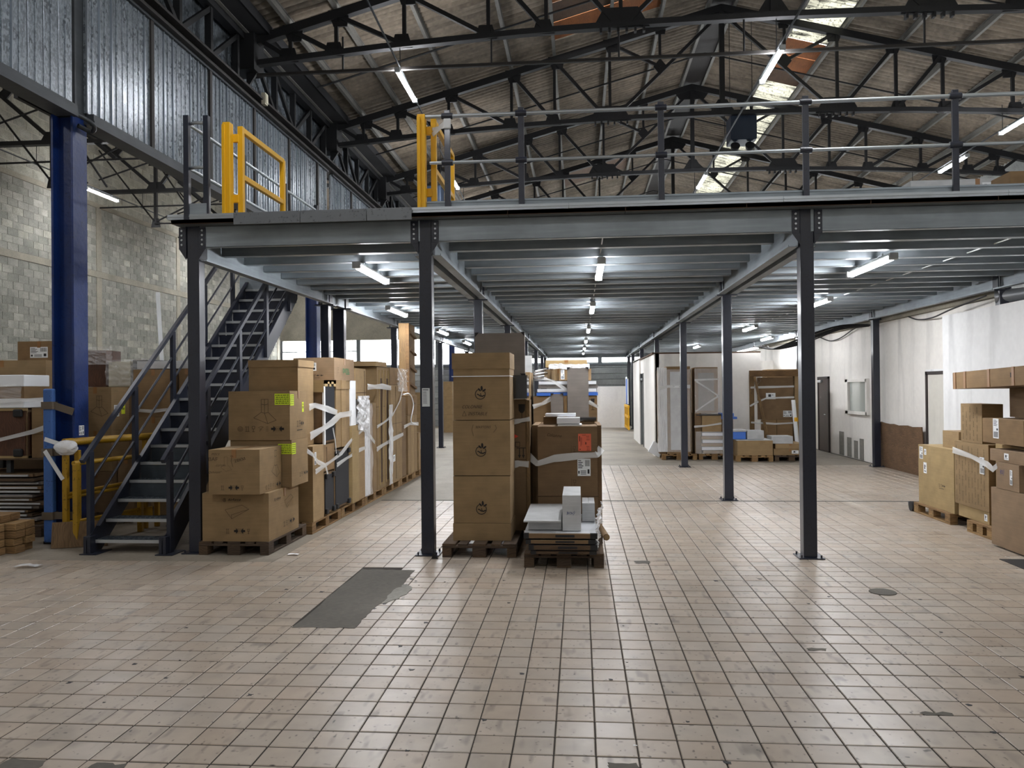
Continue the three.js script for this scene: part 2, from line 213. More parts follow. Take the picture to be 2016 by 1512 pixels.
ink('arrowbox', 300, 620, (c) => {            // marks on the big flat carton
  c.lineWidth = 14; pl(c, [[150, 190], [90, 215], [150, 250]]); fp(c, [[205, 20], [290, 20], [286, 90], [262, 116], [232, 116], [208, 90]]); c.lineWidth = 7; pl(c, [[248, 116], [248, 220]]); pl(c, [[214, 222], [286, 222]]);
  c.fillStyle = '#e2472e'; fp(c, [[110, 330], [200, 372], [110, 414]]); c.fillStyle = c.strokeStyle = 'rgba(20,15,12,0.95)'; c.beginPath(); c.arc(74, 344, 24, 0, 7); c.fill(); c.beginPath(); c.arc(74, 404, 24, 0, 7); c.fill(); c.lineWidth = 6; c.strokeRect(160, 436, 56, 50);
  c.lineWidth = 11; c.beginPath(); c.arc(84, 540, 52, -2.2, 1.8); c.stroke(); c.beginPath(); c.arc(84, 540, 26, -2.2, 1.2); c.stroke(); for (const x of [212, 262]) { pl(c, [[x, 500], [x, 590]]); fp(c, [[x - 18, 576], [x + 18, 576], [x, 616]]); } c.lineWidth = 8; pl(c, [[180, 500], [290, 500]]);
});
ink('glassUp', 90, 220, (c) => { fp(c, [[12, 8], [78, 8], [74, 70], [52, 100], [38, 100], [16, 70]]); c.lineWidth = 6; pl(c, [[45, 100], [45, 196]]); pl(c, [[18, 200], [72, 200]]); });
ink('sideGlass', 120, 220, (c) => { c.strokeStyle = 'rgba(30,22,18,0.75)'; for (let i = 0; i < 12; i++) pl(c, [[16, 14 + i * 15], [16, 22 + i * 15]]); glassMark(c, 76, 90, 52); });
ink('tests', 300, 400, (c) => { c.fillStyle = 'rgba(50,34,20,0.7)'; for (let k = 0; k < 5; k++) for (let y = 10 + (k % 2) * 60; y < 390; y += 104) for (let i = 0; i < 9; i++) c.fillRect(24 + k * 56, y + i * 8, 7 + ((i * 5 + k) % 3) * 2, 5); });
ink('scribble', 160, 90, (c) => { c.strokeStyle = 'rgba(40,60,130,0.9)'; c.lineWidth = 5; pl(c, [[20, 70], [30, 20], [40, 66], [46, 30]]); c.beginPath(); c.arc(74, 44, 16, 0.6, 6); c.stroke(); pl(c, [[92, 30], [100, 62], [130, 24]]); pl(c, [[140, 14], [144, 40], [120, 74]]); });
ink('smallMarks', 220, 160, (c) => { upMark(c, 40, 60, 28); glassMark(c, 100, 60, 28); clampMark(c, 170, 60, 22); c.fillRect(20, 120, 150, 8); });
ink('notice', 128, 190, (c, w, h) => { c.fillStyle = '#cfd3d4'; c.fillRect(0, 0, w, h); c.fillStyle = 'rgba(40,44,50,0.85)'; c.fillRect(14, 14, 90, 8); for (let i = 0; i < 10; i++) c.fillRect(14, 36 + i * 13, 60 + ((i * 37) % 36), 4); });
const inkTex = new THREE.CanvasTexture(cv); inkTex.colorSpace = THREE.SRGBColorSpace; inkTex.magFilter = THREE.LinearFilter;
M.ink = new THREE.MeshStandardMaterial({ map: inkTex, transparent: true, roughness: 0.7 });
// a decal on a wall of a box: face '+z' '+x' '+y', centre in local coordinates
function decal(parent, name, key, w, h, face, x, y, z, roll = 0, label) {
  const [px, py, pw, ph] = inkCells[key], g = new THREE.PlaneGeometry(w, h), uv = g.attributes.uv;
  for (let i = 0; i < 4; i++) uv.setXY(i, (px + 1 + uv.getX(i) * (pw - 2)) / INK, 1 - (py + 1 + (1 - uv.getY(i)) * (ph - 2)) / INK);
  if (roll) g.rotateZ(roll);
  if (face === '+x') g.rotateY(Math.PI / 2); if (face === '-x') g.rotateY(-Math.PI / 2); if (face === '+y') g.rotateX(-Math.PI / 2);
  g.translate(x, y, z); return part(parent, name, g, M.ink, label);
}

// ---------------------------------------------------------------- floor
const ZB = 3.0, ZF = -38.6, XL = -15, XR = 12.9;        // hall limits: behind the camera, far end, left, right
{
  const floor = structure('floor');
  part(floor, 'screed', bx(XL - 0.3, XR + 0.3, -0.3, -0.004, ZF - 0.3, ZB + 0.3), M.grout);
  const P = 0.2072, Q = 0.2, J = 0.0085, X0 = 0.062, Zr = -3.8836;
  const sx = (v) => X0 + Math.round((v - X0) / P) * P, sz = (v) => Zr - Math.round((Zr - v) / Q) * Q;
  const xa = sx(-6.1), xb = sx(-3.3), xc = sx(-0.62), xd = sx(6.75), za = sz(-1.9), zb = sz(-8.1), zc = sz(-12.68), zd = sz(-18.45);
  // cast concrete areas
  part(floor, 'concrete_slab', bx(XL, xa, -0.02, -0.0015, ZF, ZB), M.conc);
  part(floor, 'concrete_slab', bx(xa, xb, -0.02, -0.0012, ZF, zb), M.conc);
  part(floor, 'concrete_slab', bx(xb, xc, -0.02, -0.001, ZF, zc), M.conc);
  part(floor, 'concrete_slab', bx(xc, xd, -0.02, -0.001, ZF, zd), M.conc);
  part(floor, 'expansion_joint', bx(xb, xd, -0.02, 0.0006, zc - 0.05, zc + 0.05), M.concDark);

  const inPatch = (x, z) => z < -5.84 && z > -7.8 && x > -2.2 && x < -1.7;
  const cells = [];
  for (let i = -60; i < 60; i++) for (let k = -20; k < 90; k++) { const x = X0 + i * P, z = Zr - k * Q, mx = x + P / 2, mz = z - Q / 2; if (mx > xa && mx < xd && mz < za && mz > zd && (mz > zb || mx > xb) && (mz > zc || mx > xc)) cells.push([x, z]); }
  const ca = Math.cos(4.8995 * Math.PI / 180), sa = Math.sin(4.8995 * Math.PI / 180), seen = (x, z) => { const d = -x * sa - z * ca; return d > 0.5 && Math.abs(1550 * (x * ca - z * sa) / d) < 1030 && 1550 * 1.8 / d < 790; };
  const vis = cells.filter(([x, z]) => seen(x + P / 2, z - Q / 2)).sort((a, b) => Math.hypot(a[0], a[1]) - Math.hypot(b[0], b[1]));
  const near = new Set(vis.slice(0, 300));
  const rest = [[], [], []], mats = [M.tile, M.tileB, M.tileC];
  function tileGeo(x, z, k) {
    const h = rr(-0.0006, 0.0006), j = J * rr(0.8, 1.2) / 2, x0 = x + j * 0.85, x1 = x + P - j * 0.85, z0 = z - Q + j * 1.2, z1 = z - j * 1.2, b = 0.0035, y = h, pos = [], uv = [];
    const q = (a, c, d, e) => { for (const p of [a, c, d, a, d, e]) { pos.push(...p); uv.push(p[0] + k * 1.37, p[2] + k * 0.71); } };
    const A = [[x0 + b, y, z0 + b], [x1 - b, y, z0 + b], [x1 - b, y, z1 - b], [x0 + b, y, z1 - b]], B = [[x0, y - b, z0], [x1, y - b, z0], [x1, y - b, z1], [x0, y - b, z1]];
    q(A[0], A[3], A[2], A[1]);
    for (let i = 0; i < 4; i++) { const n = (i + 1) % 4; q(A[i], A[n], B[n], B[i]); }
    const g = new THREE.BufferGeometry(); g.setAttribute('position', new THREE.Float32BufferAttribute(pos, 3)); g.setAttribute('uv', new THREE.Float32BufferAttribute(uv, 2)); g.computeVertexNormals(); return g;
  }
  for (const c of cells) {
    if (inPatch(c[0] + P / 2, c[1] - Q / 2)) continue;
    const k = rnd() < 0.6 ? 0 : rnd() < 0.5 ? 1 : 2, g = tileGeo(c[0], c[1], Math.floor(rnd() * 5));
    if (near.has(c)) part(floor, 'tile', g, mats[k]); else rest[k].push(g);
  }
  const all = part(floor, 'far_tiles', mergeGeometries(rest.map((r) => mergeGeometries(r)), true), mats); all.userData.kind = 'stuff';
  // rough concrete repair where tiles are missing
  const outline = (pts, n, amp, y0, y1) => {
    const s = []; for (let i = 0; i < pts.length; i++) { const a = pts[i], b = pts[(i + 1) % pts.length]; for (let k = 0; k < n; k++) s.push(new THREE.Vector2(a[0] + (b[0] - a[0]) * k / n + rr(-amp, amp), -(a[1] + (b[1] - a[1]) * k / n + rr(-amp, amp)))); }
    const g = new THREE.ExtrudeGeometry(new THREE.Shape(s), { depth: y1 - y0, bevelEnabled: false }); g.rotateX(-Math.PI / 2); g.translate(0, y0, 0); return g;
  };
  part(floor, 'concrete_patch', outline([[-2.2, -5.84], [-1.72, -5.86], [-1.7, -6.5], [-1.63, -6.95], [-1.66, -7.76], [-2.2, -7.78]], 9, 0.012, -0.004, 0.0025), M.concDark, 'rough grey concrete filling in place of missing tiles');
  part(floor, 'broken_tile_bed', outline([[-1.69, -6.55], [-1.57, -6.7], [-1.53, -7.1], [-1.62, -7.2], [-1.69, -6.95]], 5, 0.02, -0.004, 0.004), M.patch);
  part(floor, 'drain_cover', (() => { const g = new THREE.CylinderGeometry(0.11, 0.115, 0.012, 28); g.translate(2.611, 0.0005, -7.114); return g; })(), M.concDark, 'round dark cover set in the tiles');
  for (const [x, z, w, d] of [[-2.72, -3.62, 0.2, 0.09], [-2.29, -3.6, 0.16, 0.1], [0.19, -3.78, 0.13, 0.08], [0.629, -8.22, 0.15, 0.12], [1.6, -5.55, 0.12, 0.05], [1.93, -4.5, 0.16, 0.04]]) part(floor, 'tile_repair', outline([[x - w / 2, z - d / 2], [x + w / 2, z - d / 2], [x + w / 2, z + d / 2], [x - w / 2, z + d / 2]], 4, 0.012, -0.004, 0.002), M.concDark);
  for (let i = 0; i < 46; i++) { const x = rr(-3.2, 3.4), z = -rr(3.7, 7.6), r = rr(0.006, 0.02); part(floor, 'stain', outline([[x - r, z - r], [x + r, z - r * 0.6], [x + r * 0.8, z + r * 0.6], [x - r * 0.7, z + r]], 2, r * 0.3, -0.001, 0.0014), M.dark); }
}

// ---------------------------------------------------------------- walls
{
  // left wall of concrete blocks between cast bands and posts
  const wl = structure('wall_left');
  part(wl, 'core', bx(XL - 0.3, XL, 0, 11.6, ZF, ZB), M.mortar);
  part(wl, 'upper_bedding', bx(XL, XL + 0.0015, 7.75, 11.6, ZF, ZB), M.mortarPale);
  const bands = [[2.5, 2.72], [5.42, 5.62], [7.6, 7.75]];
  for (const b of bands) part(wl, 'ring_beam', cx(XL - 0.05, XL + 0.03, b[0], b[1], ZF, -12, 0.012), M.band);
  const posts = [-13.7, -18.6, -23.5, -28.4, -33.3, -38.2];
  for (const z of posts) { for (const [a, b] of [[0, 2.5], [2.72, 5.42], [5.62, 7.6]]) part(wl, 'cast_post', cx(XL - 0.05, XL + 0.024, a, b, z - 0.13, z + 0.13, 0.01), M.band); }
  const spans = []; let za = -12; for (const z of [...posts, ZF]) { spans.push([za, z + 0.13]); za = z - 0.13; }
  const L = [];
  const zones = [[0, 2.5, 0.4], [2.72, 5.42, 0.4], [5.62, 7.6, 0.4], [7.75, 11.55, 0.5]];
  for (const [y0, y1, len] of zones) {
    const n = Math.round((y1 - y0) / (len === 0.5 ? 0.25 : 0.2)), h = (y1 - y0) / n;
    for (let r = 0; r < n; r++) for (const [a, b] of y1 > 8 ? [[-12, ZF]] : spans) { let z = a - (r % 2) * len / 2; if (r % 2) L.push([y0 + r * h, h, a, a - len / 2, y1 > 8]); for (; z > b + 0.06; z -= len) L.push([y0 + r * h, h, z, Math.max(b, z - len), y1 > 8]); }
  }
  const vis = (b) => { const z = (b[2] + b[3]) / 2, y = b[0]; return z < -18.4 && z > -31 && y > 1.9 && y < 9.8; };
  const nearB = new Set(L.filter(vis).sort((a, b) => Math.hypot(15, a[2], a[0] - 1.8) - Math.hypot(15, b[2], b[0] - 1.8)).slice(0, 300));
  const mats = [M.blockA, M.blockB, M.blockC, M.blockD], rest = [[], [], [], []];
  for (const b of L) {
    const j = b[4] ? 0.02 : 0.006, jh = b[4] ? 0.016 : 0.006, up = rr(0.004, 0.012), g = bx(XL - 0.01, XL + up, b[0] + jh, b[0] + b[1] - jh, b[2] - j, b[3] + j, rnd() * 4, rnd() * 4), k = b[4] ? (rnd() < 0.5 ? 3 : 1) : Math.floor(rnd() * 3.2);
    if (nearB.has(b)) part(wl, 'block', g, mats[k]); else rest[k].push(g);
  }
  const m = part(wl, 'far_blocks', mergeGeometries(rest.map((r) => mergeGeometries(r)), true), mats); m.userData.kind = 'stuff';
  part(wl, 'socket_hole', bx(XL + 0.01, XL + 0.02, 5.05, 5.2, -18.2, -18.05), M.dark);

  // far gable with its band of windows
  const wf = structure('wall_far'), WB = 2.97, WT = 4.33;
  part(wf, 'backing', bx(XL, XR, 0, WB - 0.05, ZF - 0.3, ZF - 0.18), M.plank);
  for (let k = 0; k < 11; k++) { const y = k * 0.28; part(wf, 'plank', cx(XL, XR, y + 0.006, y + 0.274, ZF - 0.2, ZF + rr(0, 0.01), 0.012), k % 2 ? M.plank : M.plankB); }
  part(wf, 'lintel', cx(XL, XR, WT, 5.3, ZF - 0.25, ZF + 0.06), M.band);
  part(wf, 'gable', bx(XL, XR, 5.3, 11.6, ZF - 0.25, ZF), M.band);
  let n = 0;
  for (let x = XL; x < XR - 0.5; x += 4) {
    const w = structure('window_' + (++n)), x1 = Math.min(XR, x + 4);
    part(w, 'mullion', cx(x - 0.1, x + 0.1, WB, WT, ZF - 0.1, ZF + 0.05), M.frame); part(w, 'sill', cx(x, x1, WB - 0.05, WB + 0.03, ZF - 0.12, ZF + 0.07), M.frame);
    part(w, 'pane', bx(x, x1, WB, WT, ZF - 0.03, ZF - 0.024), M.pane);
    if (n < 2) part(w, 'transom', bx(x, x1, WB + 0.78, WB + 0.83, ZF - 0.04, ZF + 0.02), M.frame);
  }
  // wall behind the camera
  const wb = structure('wall_back'); part(wb, 'wall_surface', bx(XL - 0.3, XR + 0.3, 0, 11.6, ZB, ZB + 0.3), M.white);

  // right: painted wall of the offices, hall wall behind it
  const wr = structure('wall_right');
  part(wr, 'outer_wall', bx(XR, XR + 0.3, 0, 11.6, ZF, ZB), M.plank);
  part(wr, 'painted_wall', bx(6.75, 6.95, 0, 3.24, -23.6, -13), M.white);
  part(wr, 'painted_wall', bx(6.75, 6.95, 0, 3.24, ZF, -23.62), M.white);
  part(wr, 'painted_wall', bx(6.42, 6.75, 0, 3.02, -14.55, ZB), M.whiteB);
  part(wr, 'office_ceiling', bx(6.95, XR, 3.1, 3.22, ZF, ZB), M.whiteB);
  for (const [z, w, h] of [[-21.2, 0.42, 0.62], [-20.6, 0.36, 0.5], [-20.1, 0.3, 0.45], [-19.7, 0.3, 0.52]]) part(wr, 'plaster_patch', bx(6.735, 6.75, 0.02, h, z, z + w * 0.8), M.patch);
  part(wr, 'cornice', cx(6.66, 6.76, 3.2, 3.34, -30, -13, 0.01), M.band);
  // brown door and its handle
  const d1 = structure('door_1', 'dark brown flush door in the painted right-hand wall');
  part(d1, 'door_leaf', cx(6.715, 6.755, 0.01, 2.0, -22.86, -22.03), M.doorBrown);
  part(d1, 'door_frame', merge([bx(6.7, 6.76, 0, 2.05, -22.92, -22.86), bx(6.7, 6.76, 0, 2.05, -22.03, -21.97), bx(6.7, 6.76, 2.0, 2.06, -22.92, -21.97)]), M.darkFrame);
  part(d1, 'door_handle', rod([6.68, 1.02, -22.14], [6.68, 1.02, -22.26], 0.012), M.bolt);
  part(d1, 'door_closer', cx(6.66, 6.72, 1.9, 1.97, -22.8, -22.5), M.bolt);
  const d2 = structure('door_2', 'white door in a dark frame beside the brown plywood sheet');
  part(d2, 'door_leaf', cx(6.72, 6.755, 0.01, 2.0, -15.88, -15.05), M.doorWhite);
  part(d2, 'door_frame', merge([bx(6.7, 6.76, 0, 2.06, -15.95, -15.88), bx(6.7, 6.76, 0, 2.06, -15.05, -14.98), bx(6.7, 6.76, 2.0, 2.06, -15.95, -14.98)]), M.darkFrame);
  part(d2, 'door_top', bx(6.735, 6.76, 2.06, 2.1, -16.0, -14.95), M.whiteB);
  const w9 = structure('window_20', 'small office window with a grey pane and a white frame');
  part(w9, 'pane', bx(6.74, 6.752, 1.17, 1.9, -20.36, -19.14), M.greyPane);
  for (const a of [[1.1, 1.18, -20.55, -19.06], [1.89, 1.965, -20.55, -19.06], [1.1, 1.965, -20.55, -20.36], [1.1, 1.965, -19.14, -19.05]]) part(w9, 'window_frame', cx(6.68, 6.755, ...a, 0.006), M.white);

  // white partition of the office block in the middle of the hall
  const wp = structure('wall_partition');
  part(wp, 'partition_face', bx(1.98, 4.68, 0, 2.68, -20.98, -20.85), M.white);
  part(wp, 'partition_side', bx(1.95, 2.08, 0, 2.7, -24.3, -20.85), M.white);
  part(wp, 'partition_side', bx(1.9, 2.08, 0, 2.75, -28.2, -25.35), M.white);
  part(wp, 'partition_head', bx(1.95, 2.08, 2.25, 2.7, -25.35, -24.3), M.white);
  part(wp, 'partition_back', bx(2.0, 6.75, 0, 2.7, -28.3, -28.2), M.white);
  part(wp, 'partition_end', bx(4.55, 4.68, 0, 2.68, -28.2, -20.98), M.white);
  part(wp, 'ceiling_board', bx(1.9, 4.68, 2.68, 2.72, -28.2, -20.85), M.plyBrown);
  const d3 = structure('door_3', 'narrow door opening in the white partition');
  part(d3, 'door_leaf', cx(2.0, 2.04, 0, 2.03, -25.3, -24.4), M.doorWhite);
  part(d3, 'door_frame', merge([bx(1.93, 2.1, 0, 2.25, -25.37, -25.29), bx(1.93, 2.1, 0, 2.25, -24.36, -24.28), bx(1.93, 2.1, 2.03, 2.1, -25.37, -24.28)]), M.frame);
}

// ---------------------------------------------------------------- main hall roof
const RX = 3.4, RY = 10.95, slopeL = 0.268, slopeR = 0.262;
const roofY = (x) => (x < RX ? RY - slopeL * (RX - x) : RY - slopeR * (x - RX));
const TZ = [-4.2, -9.05, -13.9, -18.75, -23.6, -28.45, -33.3, -38.15];
{
  const ceil = structure('ceiling');
  // corrugated sheets: the wave runs down the slope
  const sheet = (xa, xb, z0, z1, lift) => {
    const n = Math.round((z0 - z1) / 0.177), K = 6, pos = [], uv = [], idx = [];
    const Ya = xa >= RX ? RY - slopeR * (xa - RX) : RY - slopeL * (RX - xa), Yb = xb > RX ? RY - slopeR * (xb - RX) : RY - slopeL * (RX - xb);
    for (let l = 0; l < n; l++) for (let i = 0; i <= K; i++) { const t = (l + i / K) / n, z = z0 + (z1 - z0) * t, w = -Math.sin(i / K * Math.PI) * 0.062 + 0.03 + lift, a = (l * (K + 1) + i) * 2; pos.push(xa, Ya + w, z, xb, Yb + w, z); uv.push(z + xa * 3.1, xa, z + xa * 3.1, xb); if (i < K) idx.push(a, a + 1, a + 2, a + 1, a + 3, a + 2); }
    const g = new THREE.BufferGeometry(); g.setAttribute('position', new THREE.Float32BufferAttribute(pos, 3)); g.setAttribute('uv', new THREE.Float32BufferAttribute(uv, 2)); g.setIndex(idx); g.computeVertexNormals(); return g;
  };
  const nodesL = [-6.3, -5.2, -3.07, -0.52, 1.97, RX], nodesR = [RX, 5.12, 6.18, 8.7, 11.0, 13.1];
  const W = 0.885, jobs = [];
  const roofMat = M.roof.clone(), roofMatB = M.roofB.clone(); roofMat.side = roofMatB.side = THREE.DoubleSide;
  for (const [ns, right] of [[nodesL, 0], [nodesR, 1]]) for (let k = 0; k < ns.length - 1; k++) for (let i = 0, z = ZB; z > ZF + 0.05; z -= W, i++) jobs.push([ns[k] - (right ? 0 : 0.06), ns[k + 1] + (right ? 0.06 : 0), z, Math.max(ZF, z - W - 0.03), right && k === 1, !right && k === 3, i]);
  const inView = (j) => j[2] < -11 && j[2] > -36;
  const pool = jobs.filter(inView).sort((a, b) => b[2] - a[2]).slice(0, 300), big = new Set(pool), rest = [[], [], []];
  for (const j of jobs) {
    const z = j[2], ply = (j[4] && z < -19.2 && z > -21.9) || (j[5] && ((z < -15.4 && z > -17.9) || (z < -29 && z > -31.2)));
    const sky = j[4] && !ply;
    if (ply) { const s = j[4] ? 1 : 0, Y0 = roofY(j[0]), Y1 = roofY(j[1]); const g = bar([j[0] + 0.02, Y0 + 0.0, (z + j[3]) / 2], [j[1] - 0.02, Y1 + 0.0, (z + j[3]) / 2], W - 0.02, 0.02); part(ceil, 'plywood_patch', g, rnd() < 0.55 ? M.ply : M.plyBrown, 'plywood closing a broken skylight'); continue; }
    const g = sheet(j[0], j[1], z, j[3], (j[6] % 2) * 0.012 + rr(0, 0.004)), mat = sky ? 2 : rnd() < 0.5 ? 0 : 1, mm = [roofMat, roofMatB, M.skylight];
    if (big.has(j)) part(ceil, sky ? 'skylight_sheet' : 'roof_sheet', g, mm[mat], sky ? 'translucent corrugated rooflight sheet' : undefined); else rest[mat].push(g);
  }
  const rs = part(ceil, 'far_roof_sheets', mergeGeometries(rest.map((r) => mergeGeometries(r)), true), [roofMat, roofMatB, M.skylight]); rs.userData.kind = 'stuff';
  for (const x of [-5.9, -5.2, -4.32, -3.07, -1.55, -0.52, 0.79, 1.97, 3.1, 3.7, 5.12, 6.18, 7.5, 8.7, 9.9, 11.1, 12.3]) { const y = roofY(x) - 0.115; part(ceil, 'purlin', merge([bx(x - 0.035, x + 0.035, y - 0.075, y - 0.065, ZF, ZB), bx(x - 0.006, x + 0.006, y - 0.065, y + 0.075, ZF, ZB), bx(x - 0.035, x + 0.035, y + 0.07, y + 0.08, ZF, ZB)]), M.purlin); }
  part(ceil, 'ridge_board', merge([bx(RX - 0.28, RX + 0.28, RY - 0.16, RY - 0.12, ZF, ZB)]), M.rustBeam);
  part(ceil, 'eaves_gutter', merge([bx(-6.32, -5.55, 8.28, 8.32, ZF, ZB), bx(-5.57, -5.53, 8.28, 8.46, ZF, ZB)]), M.darkB);
  for (let k = 1; k < TZ.length - 1; k++) { const z = (TZ[k] + TZ[k + 1]) / 2; part(ceil, 'sag_rod', rod([-5.5, roofY(-5.5) - 0.3, z], [RX, RY - 0.3, z], 0.022, 6), M.dark); part(ceil, 'sag_rod', rod([RX, RY - 0.3, z], [12.6, roofY(12.6) - 0.3, z], 0.022, 6), M.dark); }
  // low roof of the left bay
  part(ceil, 'side_roof', merge([bar([-6.2, 9.0, -20], [XL - 0.3, 11.4, -20], 46.6, 0.06)]), roofMat);
}
// lattice trusses
{
  const chord = (x) => 7.78 + 0.43 * (1 - ((x - 3.4) / 9.3) ** 2);        // cambered tie
  const topY = (x) => roofY(x) - 0.28;
  const left = [-5.75, -5.17, -4.32, -3.07, -1.55, -0.52, 0.79, 1.97, RX];
  const build = (z) => {
    const t = thing('roof_truss', 'black steel lattice truss spanning the hall under the corrugated roof', 'roof truss', 'roof trusses of the main hall');
    t.position.set(0, 0, z);
    const mir = (x) => 2 * RX - x;
    for (const s of [0, 1]) {
      const m = (x) => (s ? mir(x) : x);
      part(t, 'top_chord', bar([m(-6.0), topY(m(-6.0)), 0], [RX, topY(RX), 0], 0.14, 0.16), M.dark);
      const b = []; const xs = [-6, -3.5, -1, 1.2, RX]; for (let i = 0; i < 4; i++) b.push(bar([m(xs[i]), chord(xs[i]), 0], [m(xs[i + 1]), chord(xs[i + 1]), 0], 0.14, 0.1));
      part(t, 'bottom_chord', merge(b), M.darkB);
      const web = (x0, y0, x1, y1, w = 0.06) => part(t, 'web_member', bar([m(x0), y0, 0], [m(x1), y1, 0], w, w), M.dark);
      for (let i = 1; i < 7; i++) web(left[i], topY(m(left[i])), left[i], chord(left[i]), 0.065);
      for (let i = 0; i < 6; i++) if (i !== 5) web(left[i], topY(m(left[i])), left[i + 1], chord(left[i + 1]), 0.075);
      web(-0.52, topY(m(-0.52)), 0.72, chord(0.72), 0.075);
      const D = [1.97, (topY(RX) + chord(0.79)) / 2 - 0.06];
      web(0.86, chord(0.86), RX, topY(RX) - 0.1, 0.07); web(0.79, topY(m(0.79)), D[0], D[1], 0.065); web(1.97, topY(m(1.97)), D[0], D[1], 0.06);
      const gus = (x, y, up, w, h, z0 = 0) => { const pts = up ? [[-w, 0.06], [w, 0.06], [w * 0.75, -h], [-w * 0.5, -h]] : [[-w, -0.06], [w, -0.06], [w * 0.6, h], [-w * 0.6, h]]; return part(t, 'gusset_plate', plate(pts.map((p) => [m(x + p[0]), y + p[1]]), 0.03, z0), M.dark); };
      for (let i = 1; i < 7; i++) gus(left[i] + 0.05, topY(m(left[i])) + 0.03, true, 0.2, 0.24);
      gus(1.97, topY(m(1.97)), true, 0.16, 0.16);
      for (const i of [1, 2, 3, 4, 5]) gus(left[i] - 0.05, chord(left[i]), false, 0.2, 0.2);
      gus(0.79, chord(0.79), false, 0.5, 0.3, 0.01);
      for (const d of [-0.35, -0.2, -0.05, 0.1, 0.25, 0.4]) part(t, 'bolt', bx(m(0.79 + d) - 0.02, m(0.79 + d) + 0.02, chord(0.79) - 0.14, chord(0.79) - 0.05, -0.05, 0.05), M.dark);
      part(t, 'gusset_plate', plate([[-0.16, 0], [0, 0.2], [0.16, 0], [0, -0.2]].map((p) => [m(D[0] + p[0]), D[1] + p[1]]), 0.03, 0.01), M.dark);
    }
    part(t, 'web_member', bar([RX, topY(RX), 0], [RX, chord(RX), 0], 0.11, 0.11), M.dark);
    part(t, 'gusset_plate', plate([[RX - 0.55, topY(RX) - 0.1], [RX, topY(RX) + 0.1], [RX + 0.55, topY(RX) - 0.1], [RX + 0.35, topY(RX) - 0.36], [RX - 0.35, topY(RX) - 0.36]], 0.03, 0.012), M.dark);
    part(t, 'gusset_plate', plate([[RX - 0.3, chord(RX)], [RX + 0.3, chord(RX)], [RX + 0.1, chord(RX) + 0.32], [RX - 0.1, chord(RX) + 0.32]], 0.03, 0.012), M.dark);
    return t;
  };
  const first = build(TZ[2]);
  const names = { 2: 'nearest black steel roof truss in view, cut off by the top edge of the photo', 3: 'second black roof truss, its ridge plate just below the top edge', 4: 'third black roof truss, crossing behind the yellow gate by the wall', 5: 'fourth black roof truss, low over the railing', 6: 'fifth black roof truss, partly hidden by the platform edge' };
  first.userData.label = names[2]; delete first.userData.group;
  for (let k = 3; k < TZ.length - 2; k++) { const c = first.clone(); c.name = numbered('roof_truss'); c.position.z = TZ[k]; c.userData = { label: names[k] || 'black steel roof truss at the far end of the hall', category: 'roof truss', kind: 'thing' }; scene.add(c); }
  // trusses over the left bay
  // members measured on the plane of the third truss (z = -23.6), reused one bay nearer
  const memb = { thick: [[[-13.36, 8.35], [-15.0, 9.76]], [[-12.94, 8.88], [-11.5, 7.66]], [[-12.98, 8.34], [-12.6, 8.82]]], thin: [[[-15.0, 9.45], [-13.2, 7.17]], [[-13.17, 9.06], [-15.0, 8.51]], [[-15, 7.63], [-10.5, 7.63]], [[-13.17, 7.09], [-12.2, 7.07]], [[-13.09, 7.16], [-11.2, 8.02]], [[-12.98, 8.85], [-11.7, 6.95]]] };
  const mk = (z, label) => {
    const t = thing('side_truss', label, 'roof truss'); t.position.z = z;
    part(t, 'bottom_chord', bar([XL + 0.05, 8.13, 0], [-6.3, 8.1, 0], 0.16, 0.11), M.dark);
    for (const a of memb.thick) part(t, 'web_member', bar([...a[0], 0], [...a[1], 0], 0.09, 0.09), M.dark);
    part(t, 'king_post', bar([-13.17, 9.1, 0], [-13.17, 7.05, 0], 0.09, 0.09), M.dark);
    for (const a of memb.thin) part(t, 'tie_rod', rod([...a[0], 0.06], [...a[1], 0.06], 0.026, 6), M.dark);
    part(t, 'gusset_plate', plate([[-13.52, 8.1], [-12.78, 8.1], [-12.96, 8.4], [-13.34, 8.4]], 0.04, 0), M.dark);
    part(t, 'gusset_plate', plate([[-14.6, 9.42], [-14.42, 9.58], [-14.24, 9.44], [-14.4, 9.26]], 0.04, 0), M.dark);
    for (const a of [[[-14.44, 9.5], [-14.44, 9.85]], [[-14.35, 9.48], [-13.9, 9.66]]]) part(t, 'web_member', bar([...a[0], 0], [...a[1], 0], 0.07, 0.07), M.dark);
    part(t, 'gusset_plate', plate([[-13.32, 6.98], [-13.02, 6.98], [-13.08, 7.26], [-13.26, 7.26]], 0.04, 0), M.dark);
    part(t, 'gusset_plate', plate([[-13.4, 8.92], [-12.88, 8.92], [-12.95, 9.12], [-13.3, 9.12]], 0.04, 0), M.dark);
    part(t, 'top_chord', bar([XL + 0.05, 11.2, 0], [-6.3, 8.9, 0], 0.14, 0.14), M.dark);
    return t;
  };
  mk(-18.75, 'black lattice truss over the left bay, seen left of the blue column');
  mk(-23.6, 'black lattice truss over the left bay, seen between blue column and platform');
  mk(-28.45, 'black lattice truss over the left bay, farthest one above the stair');
}
